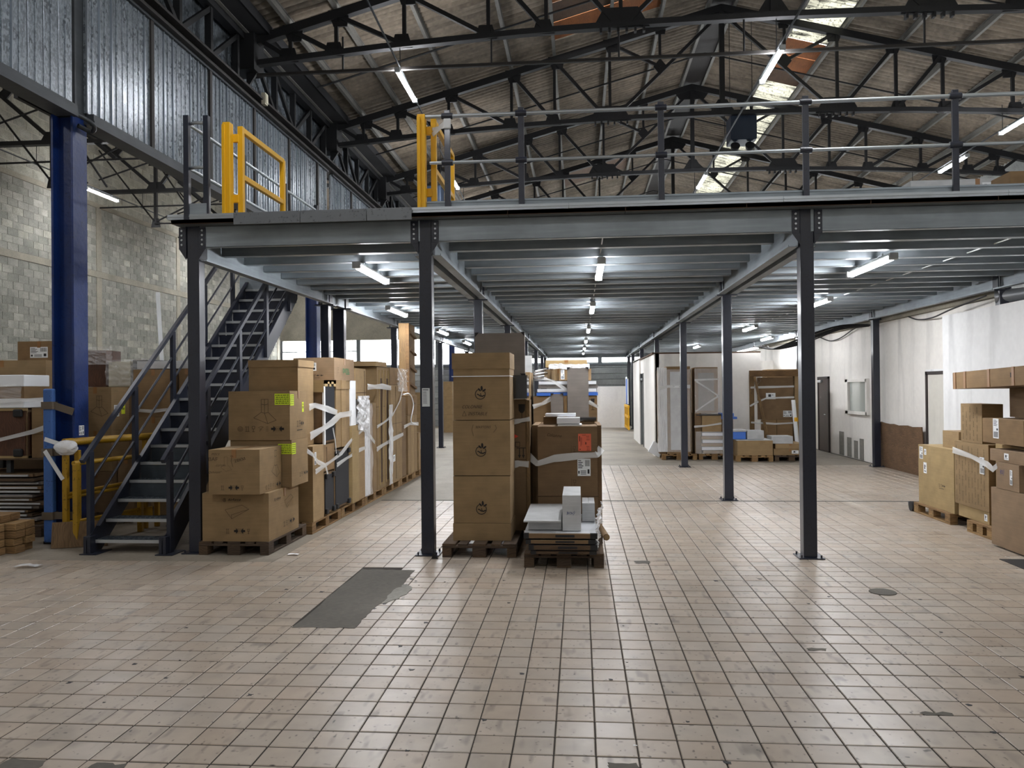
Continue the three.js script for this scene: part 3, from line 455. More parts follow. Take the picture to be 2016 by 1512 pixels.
// ---------------------------------------------------------------- clad wall between main hall and left bay
{
  const wg = structure('wall_clad');
  const main = [-9.05, -18.6, -28.45], atCol = (z) => main.some((c) => z < c + 0.2 && z > c - 0.14);
  const seam = (z) => part(wg, 'standing_seam', bx(-6.0, -5.975, 5.24, 7.07, z - 0.006, z + 0.006), M.seam);
  for (let k = 0, z = -2.2; z > -37; k++, z -= 0.258) {
    part(wg, 'upper_panel', cx(-6.24, -6.2, 7.3, 8.4, z - 0.005, z - 0.253, 0.005), M.galv);
    if (atCol(z - 0.13)) continue;
    part(wg, 'cladding_panel', merge([cx(-6.04, -6.0 + rr(0, 0.006), 5.24, 7.07, z - 0.006, z - 0.252, 0.008), bx(-6.0, -5.988, 5.24, 7.07, z - 0.112, z - 0.138)]), M.galv);
    if (rnd() < 0.55) seam(z);
  }
  for (const z of [-3.5, -5.25, -7.02, -10.62, -12.4, -14.15, -15.92, -17.7, -20.4, -22.2, -24, -25.8, -27.6, -30, -31.8, -33.6, -35.4]) part(wg, 'clad_post', cx(-6.02, -5.96, 5.2, 7.1, z - 0.05, z + 0.03), M.rustBeam);
  const gaps = []; { let a = ZB; for (const c of main) { gaps.push([a, c + 0.15]); a = c - 0.16; } gaps.push([a, ZF]); }
  for (const [a, b] of gaps) {
    part(wg, 'bottom_rail', merge([bx(-6.2, -5.93, 5.12, 5.24, b, a), bx(-5.98, -5.92, 5.1, 5.16, b, a)]), M.flash);
    part(wg, 'top_flashing', bx(-6.02, -5.95, 7.06, 7.12, b, a), M.flash);
  }
  part(wg, 'eaves_beam', merge([bx(-6.2, -5.86, 7.1, 7.14, ZF, ZB), bx(-6.06, -6.0, 7.14, 7.3, ZF, ZB), bx(-6.2, -5.86, 7.28, 7.32, ZF, ZB)]), M.rustBeam);
  part(wg, 'girder_top_chord', bx(-6.12, -5.95, 8.16, 8.3, ZF, ZB), M.dark);
  for (let k = 1; k < TZ.length - 1; k++) for (let i = 0; i < 4; i++) {
    const za = TZ[k] - 0.4 - i * 1.02, zb = za - 1.02;
    part(wg, 'girder_vertical', bx(-6.1, -5.99, 7.3, 8.2, za - 0.98, za - 1.06), M.dark);
    part(wg, 'girder_diagonal', bar([-6.03, i < 2 ? 8.15 : 7.34, za], [-6.03, i < 2 ? 7.34 : 8.15, zb], 0.06, 0.08), M.dark);
  }
  for (const z of TZ) part(wg, 'truss_bearing', merge([cx(-6.2, -5.78, 7.62, 8.45, z - 0.25, z + 0.2), plate([[-6.0, 7.62], [-5.8, 7.62], [-6.0, 7.32]], 0.05, z)]), M.dark);
}
// ---------------------------------------------------------------- columns of the building
{
  const lab = { '-9.05': 'blue painted steel column standing nearest, strapped with a light blue guard', '-18.75': 'blue steel column beyond the stair, left of the two dark platform columns', '-28.45': 'blue steel column rising beside the pale timber crate', '-38.15': 'blue steel column at the far end, right of the notice column' };
  const mk = (x, z, label, blueTo = 5.18) => {
    const t = thing('building_column', label, 'column'); t.position.set(x, 0, z);
    const I = (y0, y1) => merge([bx(-0.145, -0.118, y0, y1, -0.2, 0.05), bx(0.11, 0.137, y0, y1, -0.22, 0.05), bx(-0.12, 0.115, y0, y1, -0.085, -0.065)]);
    part(t, 'blue_shaft', I(0.02, blueTo), M.blue); part(t, 'upper_shaft', merge([bx(-0.145, -0.118, blueTo, 8.3, -0.2, 0.05), bx(0.05, 0.08, blueTo, 8.3, -0.2, 0.05), bx(-0.12, 0.06, blueTo, 8.3, -0.085, -0.065)]), M.dark);
    part(t, 'flashing', bx(0.08, 0.16, blueTo, 7.1, -0.2, 0.04), M.flash); part(t, 'backing_plate', bx(-0.2, -0.15, blueTo, 8.2, -0.9, 0.6), M.dark);
    part(t, 'base_plate', bx(-0.22, 0.22, 0, 0.03, -0.3, 0.12), M.dark);
    return t;
  };
  const first = mk(-6.2, -9.05, lab['-9.05']);
  decal(first, 'notice_label', 'label', 0.1, 0.12, '+x', 0.1385, 1.35, -0.08, 0, 'small white label');
  for (const z of [-18.75, -28.45, -38.15]) mk(z === -18.75 ? -6.5 : -6.2, z, lab[z]);
  const lg = thing('column_guard', 'light blue foam guard strapped with tape to the foot of the blue column', 'guard');
  part(lg, 'guard_board', cx(-6.4, -6.28, 0.02, 1.86, -8.98, -8.9, 0.02, 2), M.blueGuard);
  for (const [y, s] of [[1.66, -0.08], [1.1, 0.0], [0.34, 0], [-0.1, 0]]) if (y > 0) part(lg, 'tape_wrap', merge([bx(-6.41, -6.27, y - 0.045, y + 0.045, -8.995, -8.888), bar([-6.28, y, -8.93], [-6.06, y + s, -8.97], 0.012, 0.085)]), M.tapeOld);
  const hose = thing('cable_loop', 'grey cable hose looped round the blue column below the cladding', 'hose');
  part(hose, 'hose', tube([[-6.4, 5.3, -8.6], [-6.33, 5.22, -8.86], [-6.15, 5.2, -8.84], [-5.92, 5.12, -8.95], [-5.86, 5.06, -9.1], [-5.95, 5.02, -9.2], [-6.03, 5.05, -9.05]], 0.028, 40), M.flash);
  const jb = thing('junction_box', 'pale junction box on the eaves beam above the cladding', 'junction box');
  part(jb, 'case', cx(-5.9, -5.82, 7.2, 7.42, -14.42, -14.3), M.beige); part(jb, 'cover', cx(-5.82, -5.805, 7.22, 7.4, -14.41, -14.31), M.beige);
}

// ---------------------------------------------------------------- storage platform (mezzanine)
const DK = 3.7, FZ = -8.45, BZ = -38.05, CX = [-4.3, -1.64, 2.35, 6.55], CZ = [-8.5, -12.82, -18.1, -24.2, -30.0, -34.9, -37.9];
{
  const t = thing('mezzanine', 'galvanized steel storage platform with ribbed underside filling the hall', 'mezzanine');
  // C-profile along x at z with its open side to the back; lower lip faces the camera
  const cX = (x0, x1, y0, y1, z, f = 0.07) => merge([bx(x0, x1, y0, y1, z - 0.003, z, rnd() * 3, rnd() * 3), bx(x0, x1, y0, y0 + 0.004, z - f, z), bx(x0, x1, y1 - 0.004, y1, z - f, z), bx(x0, x1, y0, y0 + 0.02, z - f - 0.003, z - f)]);
  const cZ = (z0, z1, y0, y1, x, f) => merge([bx(x - 0.003, x, y0, y1, z1, z0, rnd() * 3, rnd() * 3), bx(x, x + f, y0, y0 + 0.004, z1, z0), bx(x, x + f, y1 - 0.004, y1, z1, z0), bx(x + f - 0.003, x + f + 0.003, y0, y0 + 0.02, z1, z0)]);
  const bays = [[-4.22, -1.72], [-1.56, 2.27], [2.43, 6.47]];
  for (const [a, b] of bays) part(t, 'edge_beam', cX(a, b, 3.42, 3.655, FZ - 0.02), M.zinc);
  for (let i = 0; i < CX.length; i++) for (const s of i === 0 ? [1] : i === 3 ? [-1] : [-1, 1]) for (let k = 0; k < CZ.length - 1; k++) {
    const x = CX[i] + s * 0.043; part(t, 'main_beam', cZ(CZ[k] - 0.0, CZ[k + 1] + 0.02, 3.27, 3.655, x, s * 0.1), M.zincB);
  }
  for (let z = FZ - 0.63, k = 0; z > BZ; z -= 0.63, k++) for (const [a, b] of [[-4.25, -1.76], [-1.5, 2.2], [2.5, 6.42]]) part(t, 'joist', cX(a, b, 3.42, 3.65, z, 0.11), k % 3 ? M.joist : M.joistB);
  // chipboard deck in sheets
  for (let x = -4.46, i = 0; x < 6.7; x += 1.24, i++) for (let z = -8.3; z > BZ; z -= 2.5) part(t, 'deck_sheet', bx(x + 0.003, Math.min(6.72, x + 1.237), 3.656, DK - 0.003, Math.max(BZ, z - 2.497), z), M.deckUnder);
  for (let x = -4.49; x < 6.7; x += 2.2) part(t, 'edge_trim', merge([bx(x, Math.min(6.72, x + 2.194), 3.70, 3.752, -8.285, -8.28), bx(x, Math.min(6.72, x + 2.194), 3.695, 3.7, -8.42, -8.28), bx(x, Math.min(6.72, x + 2.194), 3.722, 3.732, -8.28, -8.272)]), M.galvRail);
  part(t, 'board_edge', bx(-4.46, 6.7, 3.655, 3.695, -8.33, -8.3), M.plyBrown);
  for (const [a, b] of [[-3.72, -2.98], [-2.975, -2.25], [-2.245, -1.76]]) part(t, 'loading_plate', cx(a, b, 3.615, 3.745, -8.25, -8.235, 0.003), M.edgeGrey, 'grey loading edge plate');
  // landing by the stair
  part(t, 'rear_beam', cX(-4.25, 6.5, 3.27, 3.655, -37.85), M.zincB);
  part(t, 'landing', merge([bx(-5.6, -4.45, 3.66, DK, -14.4, -12.62), bx(-5.6, -4.45, 3.45, 3.66, -12.7, -12.62)]), M.zincB);
}
// columns of the platform
{
  const mk = (x, z, label, head) => {
    const t = thing('platform_column', label, 'column'); t.position.set(x, 0, z); const r = 0.07;
    part(t, 'shaft', cx(-r, r, 0.01, head ? 3.66 : 3.27, -r, r, 0.008, 2), M.navy);
    part(t, 'base_plate', merge([bx(-0.13, 0.13, 0, 0.012, -0.13, 0.13), ...[[-1, -1], [1, -1], [-1, 1], [1, 1]].map(([a, b]) => rod([a * 0.1, 0.012, b * 0.1], [a * 0.1, 0.04, b * 0.1], 0.01))]), M.navy);
    if (head) for (const s of head) {
      const br = part(t, 'bracket', merge([cx(s * r, s * (r + 0.006), 3.3, 3.66, -0.12, 0.085, 0.002), cx(s * 0.076, s * 0.155, 3.4, 3.645, 0.078, 0.086, 0.002), plate([[s * 0.07, 3.4], [s * 0.15, 3.4], [s * 0.07, 3.28]], 0.008, 0.082)]), M.navy);
      for (let k = 0; k < 4; k++) part(br, 'bolt', rod([s * 0.118, 3.45 + k * 0.052, 0.086], [s * 0.118, 3.45 + k * 0.052, 0.098], 0.012, 6), M.bolt);
    } else part(t, 'head_plate', merge([bx(-0.16, 0.16, 3.25, 3.27, -0.09, 0.09), bx(-0.1, -0.08, 3.27, 3.5, -0.08, 0.08), bx(0.08, 0.1, 3.27, 3.5, -0.08, 0.08)]), M.navy);
    return t;
  };
  const row = ['nearest', 'second', 'third', 'fourth', 'fifth', 'sixth', 'seventh'];
  const f = FZ - 0.02 - 0.075;
  const c0 = mk(-4.3, f, 'dark navy platform column at the foot of the stair', [-1, 1]);
  const c1 = mk(-1.665, f, 'dark navy platform column with a white notice on it', [-1, 1]);
  decal(c1, 'notice', 'notice', 0.085, 0.2, '+z', -0.005, 1.72, 0.0712, 0, 'white notice sheet');
  mk(2.39, f, 'dark navy platform column standing alone on the right-hand tiles', [-1, 1]);
  for (let k = 1; k < CZ.length; k++) for (let i = 0; i < 4; i++) {
    const where = ['row beside the stair and boxes', 'row behind the tall centre cartons', 'row along the aisle right of centre', 'row against the white right-hand wall'][i];
    if (i === 3 && k > 3) continue;
    mk(CX[i], i === 0 && k === 1 ? -13.1 : CZ[k], `${row[k]} navy platform column of the ${where}`);
  }
  mk(-4.28, -13.8, 'broad navy double column close behind the second stair-side column').scale.x = 1.5;
  mk(6.55, CZ[0], 'navy platform column head by the grey pipe at the right edge', [-1]);
}
// guard rail along the front edge
{
  const t = thing('guard_rail', 'grey tubular guard rail with navy posts along the platform front', 'guard rail');
  const posts = [-1.405, -0.6, 0.89, 2.385, 3.885, 5.4, 6.7];
  for (const x of posts) { const p = part(t, 'post', cx(x - 0.032, x + 0.032, 3.69, 4.84, -8.475, -8.445, 0.004), M.navy); for (const y of [4.775, 4.27]) part(p, 'clamp', rod([x - 0.06, y, -8.455], [x + 0.06, y, -8.455], 0.034, 10), M.navy); }
  part(t, 'top_rail', rod([-1.66, 4.775, -8.455], [6.72, 4.775, -8.455], 0.021, 12), M.galvRail);
  part(t, 'middle_rail', rod([-1.6, 4.27, -8.455], [6.72, 4.27, -8.455], 0.018, 12), M.galvRail);
  for (let k = 0; k < posts.length - 1; k++) part(t, 'toe_board', merge([bx(posts[k] - (k ? 0 : 0.24), posts[k + 1], 3.755, 3.862, -8.5, -8.488, k, k), bx(posts[k] - (k ? 0 : 0.24), posts[k + 1], 3.84, 3.848, -8.488, -8.478), bx(posts[k] - (k ? 0 : 0.24), posts[k + 1], 3.775, 3.782, -8.488, -8.48)]), M.zinc);
  const l = thing('guard_rail', 'navy posted guard rail on the left edge of the platform, behind the yellow gate', 'guard rail');
  for (const z of [-8.3, -9.75, -11.2, -12.55]) part(l, 'post', cx(-4.3, -4.24, 3.69, 4.84, z - 0.03, z + 0.03, 0.004), M.navy);
  part(l, 'post', cx(-4.09, -4.03, 3.69, 4.84, -8.36, -8.3, 0.004), M.navy);
  for (const y of [4.76, 4.27]) part(l, 'rail', tube([[-4.06, y, -8.33], [-4.18, y, -8.3], [-4.27, y, -8.34], [-4.27, y, -8.5], [-4.27, y, -10], [-4.27, y, -12.6]], 0.02, 40, 8), M.galvRail);
  part(l, 'toe_board', merge([bx(-4.3, -4.05, 3.755, 3.87, -8.3, -8.29), bx(-4.29, -4.28, 3.755, 3.86, -12.5, -8.3)]), M.zinc);
}
// two yellow loading gates, opened inwards
{
  const mk = (x, label, strap) => {
    const t = thing('loading_gate', label, 'gate'); t.position.set(x, DK, 0);
    part(t, 'gate_post', merge([cx(-0.085, 0.0, 0, 1.1, -8.52, -8.42, 0.006), cx(-0.085, -0.05, 0.0, 1.07, -8.42, -8.4, 0.004)]), M.yellow);
    part(t, 'leaf_post', cx(0.045, 0.105, 0.0, 1.08, -8.58, -8.52, 0.005), M.yellow);
    for (const y of [0.22, 0.9]) part(t, 'hinge', cx(-0.01, 0.06, y, y + 0.09, -8.55, -8.51, 0.004), M.yellow);
    part(t, 'far_post', cx(0.045, 0.105, 0, 1.06, -9.82, -9.76, 0.005), M.yellow);
    for (const y of [1.05, 0.52]) part(t, 'rail', cx(0.05, 0.1, y - 0.03, y + 0.03, -9.8, -8.55, 0.006), M.yellow);
    if (!strap) part(t, 'kick_plate', bx(0.07, 0.08, 0, 0.14, -9.78, -8.56), M.yellow);
    return t;
  };
  mk(-3.84, 'yellow steel loading gate on the left of the platform front'); mk(-1.645, 'yellow steel loading gate beside the grey guard rail', true);
  const s = thing('strap', 'pale strap tying the right-hand yellow gate to the guard rail post', 'strap');
  part(s, 'webbing', merge([bar([-1.58, 4.6, -8.52], [-1.4, 4.72, -8.43], 0.006, 0.05), bar([-1.58, 4.66, -8.52], [-1.4, 4.66, -8.43], 0.006, 0.035)]), M.band2);
  part(s, 'knot', cx(-1.44, -1.36, 4.63, 4.74, -8.44, -8.415, 0.012, 2), M.band2);
}
// ---------------------------------------------------------------- steel stair
{
  const SN = M.navyStair, t = thing('staircase', 'dark navy steel stair with metal treads rising along the platform side', 'staircase');
  const z0 = -8.464, run = 0.2425, rise = 0.197, y0 = 0.14, SL = rise / run, line = (z) => y0 + (z0 - z) * SL;
  for (const x of [-5.5, -4.62]) {
    const s = part(t, 'stringer', (() => { const g = plate([[-8.36, 0.0], [-8.36, 0.16], [-8.55, 0.3], [-12.62, line(-12.62) + 0.1], [-12.62, line(-12.62) - 0.2], [-8.62, 0.0]], 0.008, 0); g.rotateY(-Math.PI / 2); g.translate(x, 0, 0); g.applyMatrix4(new THREE.Matrix4()); return g; })(), SN);
    part(s, 'flange', bar([x + (x < -5 ? 0.025 : -0.025), 0.29, -8.53], [x + (x < -5 ? 0.025 : -0.025), line(-12.62) + 0.1, -12.62], 0.05, 0.008), SN);
    part(t, 'foot_plate', merge([bx(x - 0.07, x + 0.13, 0, 0.01, -8.62, -8.33), cx(x - 0.04, x + 0.04, 0, 0.2, -8.5, -8.36)]), SN);
  }
  for (let i = 0; i < 18; i++) {
    const y = y0 + i * rise, z = z0 - i * run;
    const tr = part(t, 'tread', merge([bx(-5.49, -4.63, y - 0.004, y + 0.004, z - 0.27, z, rnd() * 2, rnd() * 2), bx(-5.49, -4.63, y - 0.04, y + 0.004, z - 0.27, z - 0.266)]), M.tread);
    part(tr, 'nosing', bx(-5.49, -4.63, y - 0.028, y + 0.008, z, z + 0.004), M.nosing);
    const bumps = []; for (let a = 0; a < 14; a++) for (let b = 0; b < 3; b++) bumps.push(bx(-5.45 + a * 0.06 + (b % 2) * 0.02, -5.42 + a * 0.06 + (b % 2) * 0.02, y + 0.004, y + 0.009, z - 0.06 - b * 0.07, z - 0.05 - b * 0.07));
    if (i > 1) part(tr, 'riser', bx(-5.49, -4.63, y - 0.002, y + 0.165, z - 0.262, z - 0.258), i < 5 ? M.tread : SN);
    if (i < 5) part(tr, 'grip_studs', merge(bumps), M.tread);
  }
  const rail = (z) => 1.9 + SL * (-9.39 - z);
  for (const x of [-5.53, -4.59]) {
    for (const z of [-8.48, -9.39, -10.32, -11.25, -12.2]) {
      const yb = z > -8.5 ? 0 : line(z) - 0.1; part(t, 'rail_post', cx(x - 0.024, x + 0.024, yb, rail(z) - 0.02, z - 0.04, z + 0.04, 0.004), SN);
    }
    part(t, 'handrail', bar([x, rail(-8.33), -8.33], [x, rail(-12.5), -12.5], 0.045, 0.05), SN);
    for (const d of [0.36, 0.68]) part(t, 'middle_rail', rod([x, rail(-8.5) - d, -8.5], [x, rail(-12.5) - d, -12.5], 0.015, 8), SN);
  }
}
// yellow barrier frames by the blue column
{
  const t = thing('barrier', 'old yellow tubular barrier standing by the blue column behind the stair', 'barrier');
  part(t, 'post', cx(-6.14, -6.08, 0, 1.2, -8.93, -8.87, 0.006), M.yellowOld); part(t, 'post', cx(-6.04, -5.98, 0.1, 1.12, -9.0, -8.95, 0.006), M.yellowOld); part(t, 'post', cx(-5.8, -5.74, 0, 1.2, -10.05, -10.0, 0.006), M.yellowOld); part(t, 'post', cx(-5.72, -5.66, 0, 1.2, -10.2, -10.15, 0.006), M.yellowOld);
  part(t, 'top_rail', rod([-6.12, 1.22, -8.88], [-5.7, 1.22, -10.2], 0.045, 12), M.yellowOld);
  part(t, 'middle_rail', rod([-6.1, 0.6, -8.9], [-5.72, 0.66, -10.1], 0.022, 8), M.yellowOld); part(t, 'middle_rail', rod([-6.1, 0.56, -8.9], [-5.72, 0.6, -10.1], 0.022, 8), M.yellowOld);
  part(t, 'base_frame', merge([cx(-6.12, -5.98, 0.16, 0.28, -9.0, -8.9), bar([-6.05, 0.22, -8.95], [-5.72, 0.22, -10.1], 0.02, 0.12)]), M.yellowOld);
  const u = thing('barrier', 'smaller yellow barrier frame in front, partly behind the stair post', 'barrier');
  part(u, 'post', cx(-5.93, -5.87, 0, 0.97, -8.81, -8.75, 0.006), M.yellowOld); part(u, 'post', cx(-5.72, -5.66, 0, 0.97, -9.8, -9.74, 0.006), M.yellowOld);
  part(u, 'top_rail', rod([-5.92, 0.98, -8.76], [-5.69, 0.98, -9.8], 0.03, 10), M.yellowOld); part(u, 'middle_rail', rod([-5.9, 0.3, -8.78], [-5.69, 0.3, -9.78], 0.02, 8), M.yellowOld);
  const w = thing('plastic_bundle', 'crumpled white plastic tied round the top corner of the yellow barrier', 'plastic wrap');
  const lump = (cx_, cy, cz, rx, ry, rz) => { const g = new THREE.IcosahedronGeometry(1, 4), p = g.attributes.position; for (let i = 0; i < p.count; i++) { const k = 0.86 + 0.3 * vn(p.getX(i) * 2.4 + 9, p.getY(i) * 2.4 + p.getZ(i) * 1.7 + 9, 64, 64, 5); p.setXYZ(i, p.getX(i) * k * rx + cx_, p.getY(i) * k * ry + cy, p.getZ(i) * k * rz + cz); } g.computeVertexNormals(); return g; };
  part(w, 'wad', lump(-6.06, 1.16, -8.84, 0.14, 0.085, 0.08), M.filmDense);
  part(w, 'tail', merge([bar([-6.36, 1.26, -8.88], [-6.12, 1.19, -8.86], 0.008, 0.05), bar([-6.36, 1.12, -8.88], [-6.12, 0.78, -8.86], 0.008, 0.05)]), M.filmDense);
  const b = thing('board_offcut', 'brown board offcut leaning against the yellow barrier at floor level', 'board');
  part(b, 'board', (() => { const g = cx(0, 0.6, 0, 0.3, 0, 0.02, 0.002); g.rotateX(-0.2); g.rotateY(0.35); g.translate(-6.13, 0.0, -8.66); return g; })(), M.board);
}
// ---------------------------------------------------------------- lamps
{
  const mk = (x, y, z, power, label, group, turn = 0, L = 1.44) => {
    const t = thing('strip_light', label, 'lamp', group); t.position.set(x, y, z); t.rotation.y = turn;
    part(t, 'housing', cx(-0.035, 0.035, 0.012, 0.05, -L / 2 - 0.03, L / 2 + 0.03, 0.012, 2), M.lampBody);
    part(t, 'diffuser', (() => { const g = new THREE.CapsuleGeometry(0.042, L - 0.08, 6, 14); g.rotateX(Math.PI / 2); g.scale(1, 0.8, 1); g.translate(0, -0.012, 0); return g; })(), y > 5 ? M.tubeHall : M.tubeDeck);
    part(t, 'end_cap', cx(-0.05, 0.05, -0.04, 0.045, -L / 2 - 0.06, -L / 2, 0.01, 2), M.lampBody); part(t, 'end_cap', cx(-0.05, 0.05, -0.04, 0.045, L / 2, L / 2 + 0.06, 0.01, 2), M.lampBody);
    part(t, 'bracket', merge([-0.45, 0.45].map((d) => bx(-0.012, 0.012, 0.045, 0.082, d - 0.02, d + 0.02))), M.lampBody);
    const l = new THREE.RectAreaLight(0xfafbff, power, 0.09, L); l.position.set(0, -0.062, 0); l.lookAt(0, -5, 0); l.rotation.set(-Math.PI / 2, 0, 0); l.name = 'lamp_light'; l.castShadow = true; t.add(l);
    if (y > 5) for (const s of [-1, 1]) { const e = new THREE.RectAreaLight(0xfafbff, LAMP_SIDE * (x > 9 ? 0.4 : x < -12 ? 0.5 : 1), L, 0.07); e.position.set(s * 0.066, 0.01, 0); e.rotation.set(0, -s * Math.PI / 2, 0); e.rotateX(0.75); e.name = 'lamp_side_light'; t.add(e); }   // the wrap-round diffuser also throws light sideways and up
    return t;
  };
  const hall = [[-3.17, -14.5, 'bright strip light hanging high above the left yellow gate, nearest of its line'], [-3.37, -21.3, 'strip light behind the right-hand yellow gate, close to the platform edge'], [3.46, -14.3, 'bright strip light hanging beside the rooflight and plywood patch'], [3.43, -22.1, 'strip light just above the platform edge at the foot of the rooflight'], [9.6, -18.0, 'strip light cut by the right edge of the photo'], [9.67, -21.2, 'strip light crossed by the right-hand guard rail post'], [-13.6, -21.5, 'strip light against the block wall, right of the blue column']];
  for (const [x, z, l] of hall) mk(x, 7.5, z, LAMP_HALL, l);
  const cnt = {};
  for (const [x, z] of [[-2.96, -7.4], [3.45, -7.4], [-2.76, -0.4], [3.45, -0.4], [9.6, -9], [9.6, -1], [-3.58, -28.6], [-3.79, -35.6], [3.45, -29.6], [3.45, -36.5], [9.6, -28.5], [-13.6, -14], [-13.6, -7], [-13.6, -29], [-13.6, -36], [-9.3, -3], [-9.3, -11], [-9.3, -18.5], [-9.3, -26], [-9.3, -34]]) { const row = x < -12 ? 'wall line' : x < -6 ? 'inner line of the left bay' : x < 0 ? 'left line' : x < 6 ? 'ridge line' : 'right line', n = (cnt[row] = (cnt[row] || 0) + 1); mk(x, 7.5, z, LAMP_HALL, `${['first', 'second', 'third', 'fourth', 'fifth', 'sixth'][n - 1]} hall strip light of the ${row}, outside the photo`); }
  const low = [[-2.71, -10.2, 'strip light under the platform, nearest, above the stacked cartons', 0], [-3.55, -15.2, 'second strip light of the left row under the platform', 0], [-3.64, -20.8, 'third strip light of the left row, right of the notice column', 0], [-3.68, -25.7, 'fourth strip light of the left row, beside the grey tall panel', 0],
    [0.28, -10.3, 'strip light under the platform in the middle bay, nearest of the row', 0], [0.26, -15.2, 'second strip light of the middle row under the platform', 0], [0.25, -20.7, 'third strip light of the middle row under the platform', 0], [0.22, -25.5, 'fourth strip light of the middle row under the platform', 0], [0.2, -30, 'fifth strip light of the middle row under the platform', 0], [0.18, -34.2, 'farthest strip light of the middle row under the platform', 0],
    [3.75, -10.5, 'large strip light under the platform right of the lone column', 0], [4.44, -15.1, 'strip light peeping out beside the lone right-hand column', 0], [4.49, -21.2, 'strip light over the wrapped cartons by the partition', 0], [6.0, -25.8, 'strip light beside the black cable bundle', 0], [4.45, -30.3, 'small far strip light over the white partition top', 0]];
  for (const [x, z, l, a] of low) mk(x, 3.34, z, LAMP_DECK, l, undefined, a);
  const runs = [[-3.27, 7.56, 'grey conduit carrying the left line of hall lamps'], [3.45, 7.56, 'grey conduit carrying the hall lamps beside the rooflight'], [9.64, 7.56, 'grey conduit carrying the right line of hall lamps'], [-13.6, 7.56, 'grey conduit along the block wall of the left bay']];
  for (const [x, y, l] of runs) { const t = thing('conduit', l, 'conduit'); const xs = (z) => (x < 0 && x > -6 ? -3.17 - 0.0294 * (-14.5 - z) : x); part(t, 'pipe', rod([xs(2), y + 0.035, 2], [xs(-38.4), y + 0.035, -38.4], 0.018, 8), M.flash); const h = []; for (const z of TZ) part(t, 'hanger', rod([xs(z), y + 0.03, z], [xs(z), x < -6 ? 8.1 : 8.15, z], 0.008, 5), M.dark); }
  const ct = thing('cable_tray', 'dark cross rail hung under the nearest roof truss between the lamps', 'cable tray');
  part(ct, 'rail', bx(-5.8, 12.6, 7.55, 7.6, -13.92, -13.86), M.rustBeam); for (const x of [-4.2, -1.5, 0.75, 2.9, 5.9, 8.4]) part(ct, 'hanger', rod([x, 7.58, -13.89], [x, 8.2, -13.89], 0.018, 6), M.dark);
  // conduits stapled under the joists
  for (const [x, l] of [[0.27, 'thin white conduit under the joists of the middle bay'], [4.9, 'thin white conduit under the joists of the right bay']]) { const t = thing('conduit', l, 'conduit'); part(t, 'pipe', rod([x, 3.455, -8.6], [x + (x > 1 ? -0.4 : 0), 3.455, -35], 0.008, 6), M.foam); }
}
// unit heaters and other fittings
{
  const mk = (x, y, z, label) => { const t = thing('unit_heater', label, 'heater'); t.position.set(x, y, z); part(t, 'case', cx(-0.3, 0.3, -0.3, 0.3, -0.3, 0.3, 0.02), M.slate); for (const s of [-1, 1]) part(t, 'fan', (() => { const g = new THREE.CylinderGeometry(0.11, 0.09, 0.1, 20); g.rotateX(1.1); g.translate(s * 0.17, -0.42, 0.1); return g; })(), M.darkB); part(t, 'flue', rod([0.24, 0.3, 0], [0.24, 0.62, 0], 0.04), M.dark); for (const q of [-1, 1]) part(t, 'hanger', rod([q * 0.26, 0.3, 0], [q * 0.26, roofY(x) - 0.1 - y, 0], 0.008, 5), M.dark); };
  mk(3.9, 7.9, -19.1, 'dark blue unit heater with two round fans under the rooflight'); mk(-4.2, 7.35, -22.5, 'dark blue unit heater seen through the right-hand yellow gate');
  const d = thing('duct', 'grey flexible duct lying on the white wall top at the right edge', 'duct');
  part(d, 'hose', tube([[6.5, 3.16, -12.9], [7.0, 3.2, -12.5], [7.6, 3.24, -11.9]], 0.11, 30, 16), M.pipeGrey); 
  const cb = thing('cable_bundle', 'bundle of black cables slung from the white wall to the platform', 'cable bundle');
  for (let i = 0; i < 7; i++) part(cb, 'cable', tube([[4.4 + i * 0.06, 2.8 + rr(0, 0.05), -20.4], [4.75 + rr(0, 0.1), 2.74, -20.2], [5.15, 2.76 + i * 0.02, -19.8], [5.6 + rr(-0.1, 0.1), 2.9 + i * 0.03, -19.4], [6.1, 3.12 + i * 0.015, -18.9], [6.6, 3.16, -18.4 + rr(-0.3, 0.3)]], rr(0.009, 0.02), 30, 6), M.black);
  for (const [p, l] of [[[[6.68, 3.25, -23], [6.66, 3.0, -21.6], [6.68, 3.02, -20.9], [6.66, 3.2, -19.6], [6.68, 3.24, -18.4]], 'thin dark cable drooping along the white wall behind the wall column'], [[[6.68, 3.24, -16.8], [6.66, 3.1, -16.2], [6.6, 3.06, -15.4], [6.5, 3.12, -14.4], [6.5, 3.22, -13.2]], 'thin dark cable hanging above the white door']]) { const t = thing('cable', l, 'cable'); part(t, 'wire', tube(p, 0.014, 40, 6), M.black); }
  const pw = thing('plywood_sheet', 'brown plywood sheet leaning on the white wall beside the white door', 'plywood sheet');
  part(pw, 'panel', (() => { const s = []; for (let i = 0; i <= 10; i++) s.push([-18.3 + i * 0.23, 0.97 + (i > 2 ? -0.0 : 0.02) + 0.012 * Math.sin(i * 2.1)]); const g = plate([[-18.3, 0.0], [-16.0, 0.0], ...s.reverse()], 0.02, 0); g.rotateY(-Math.PI / 2); g.rotateZ(0.05); g.translate(6.7, 0.0, 0); return g; })(), M.plywall);
}

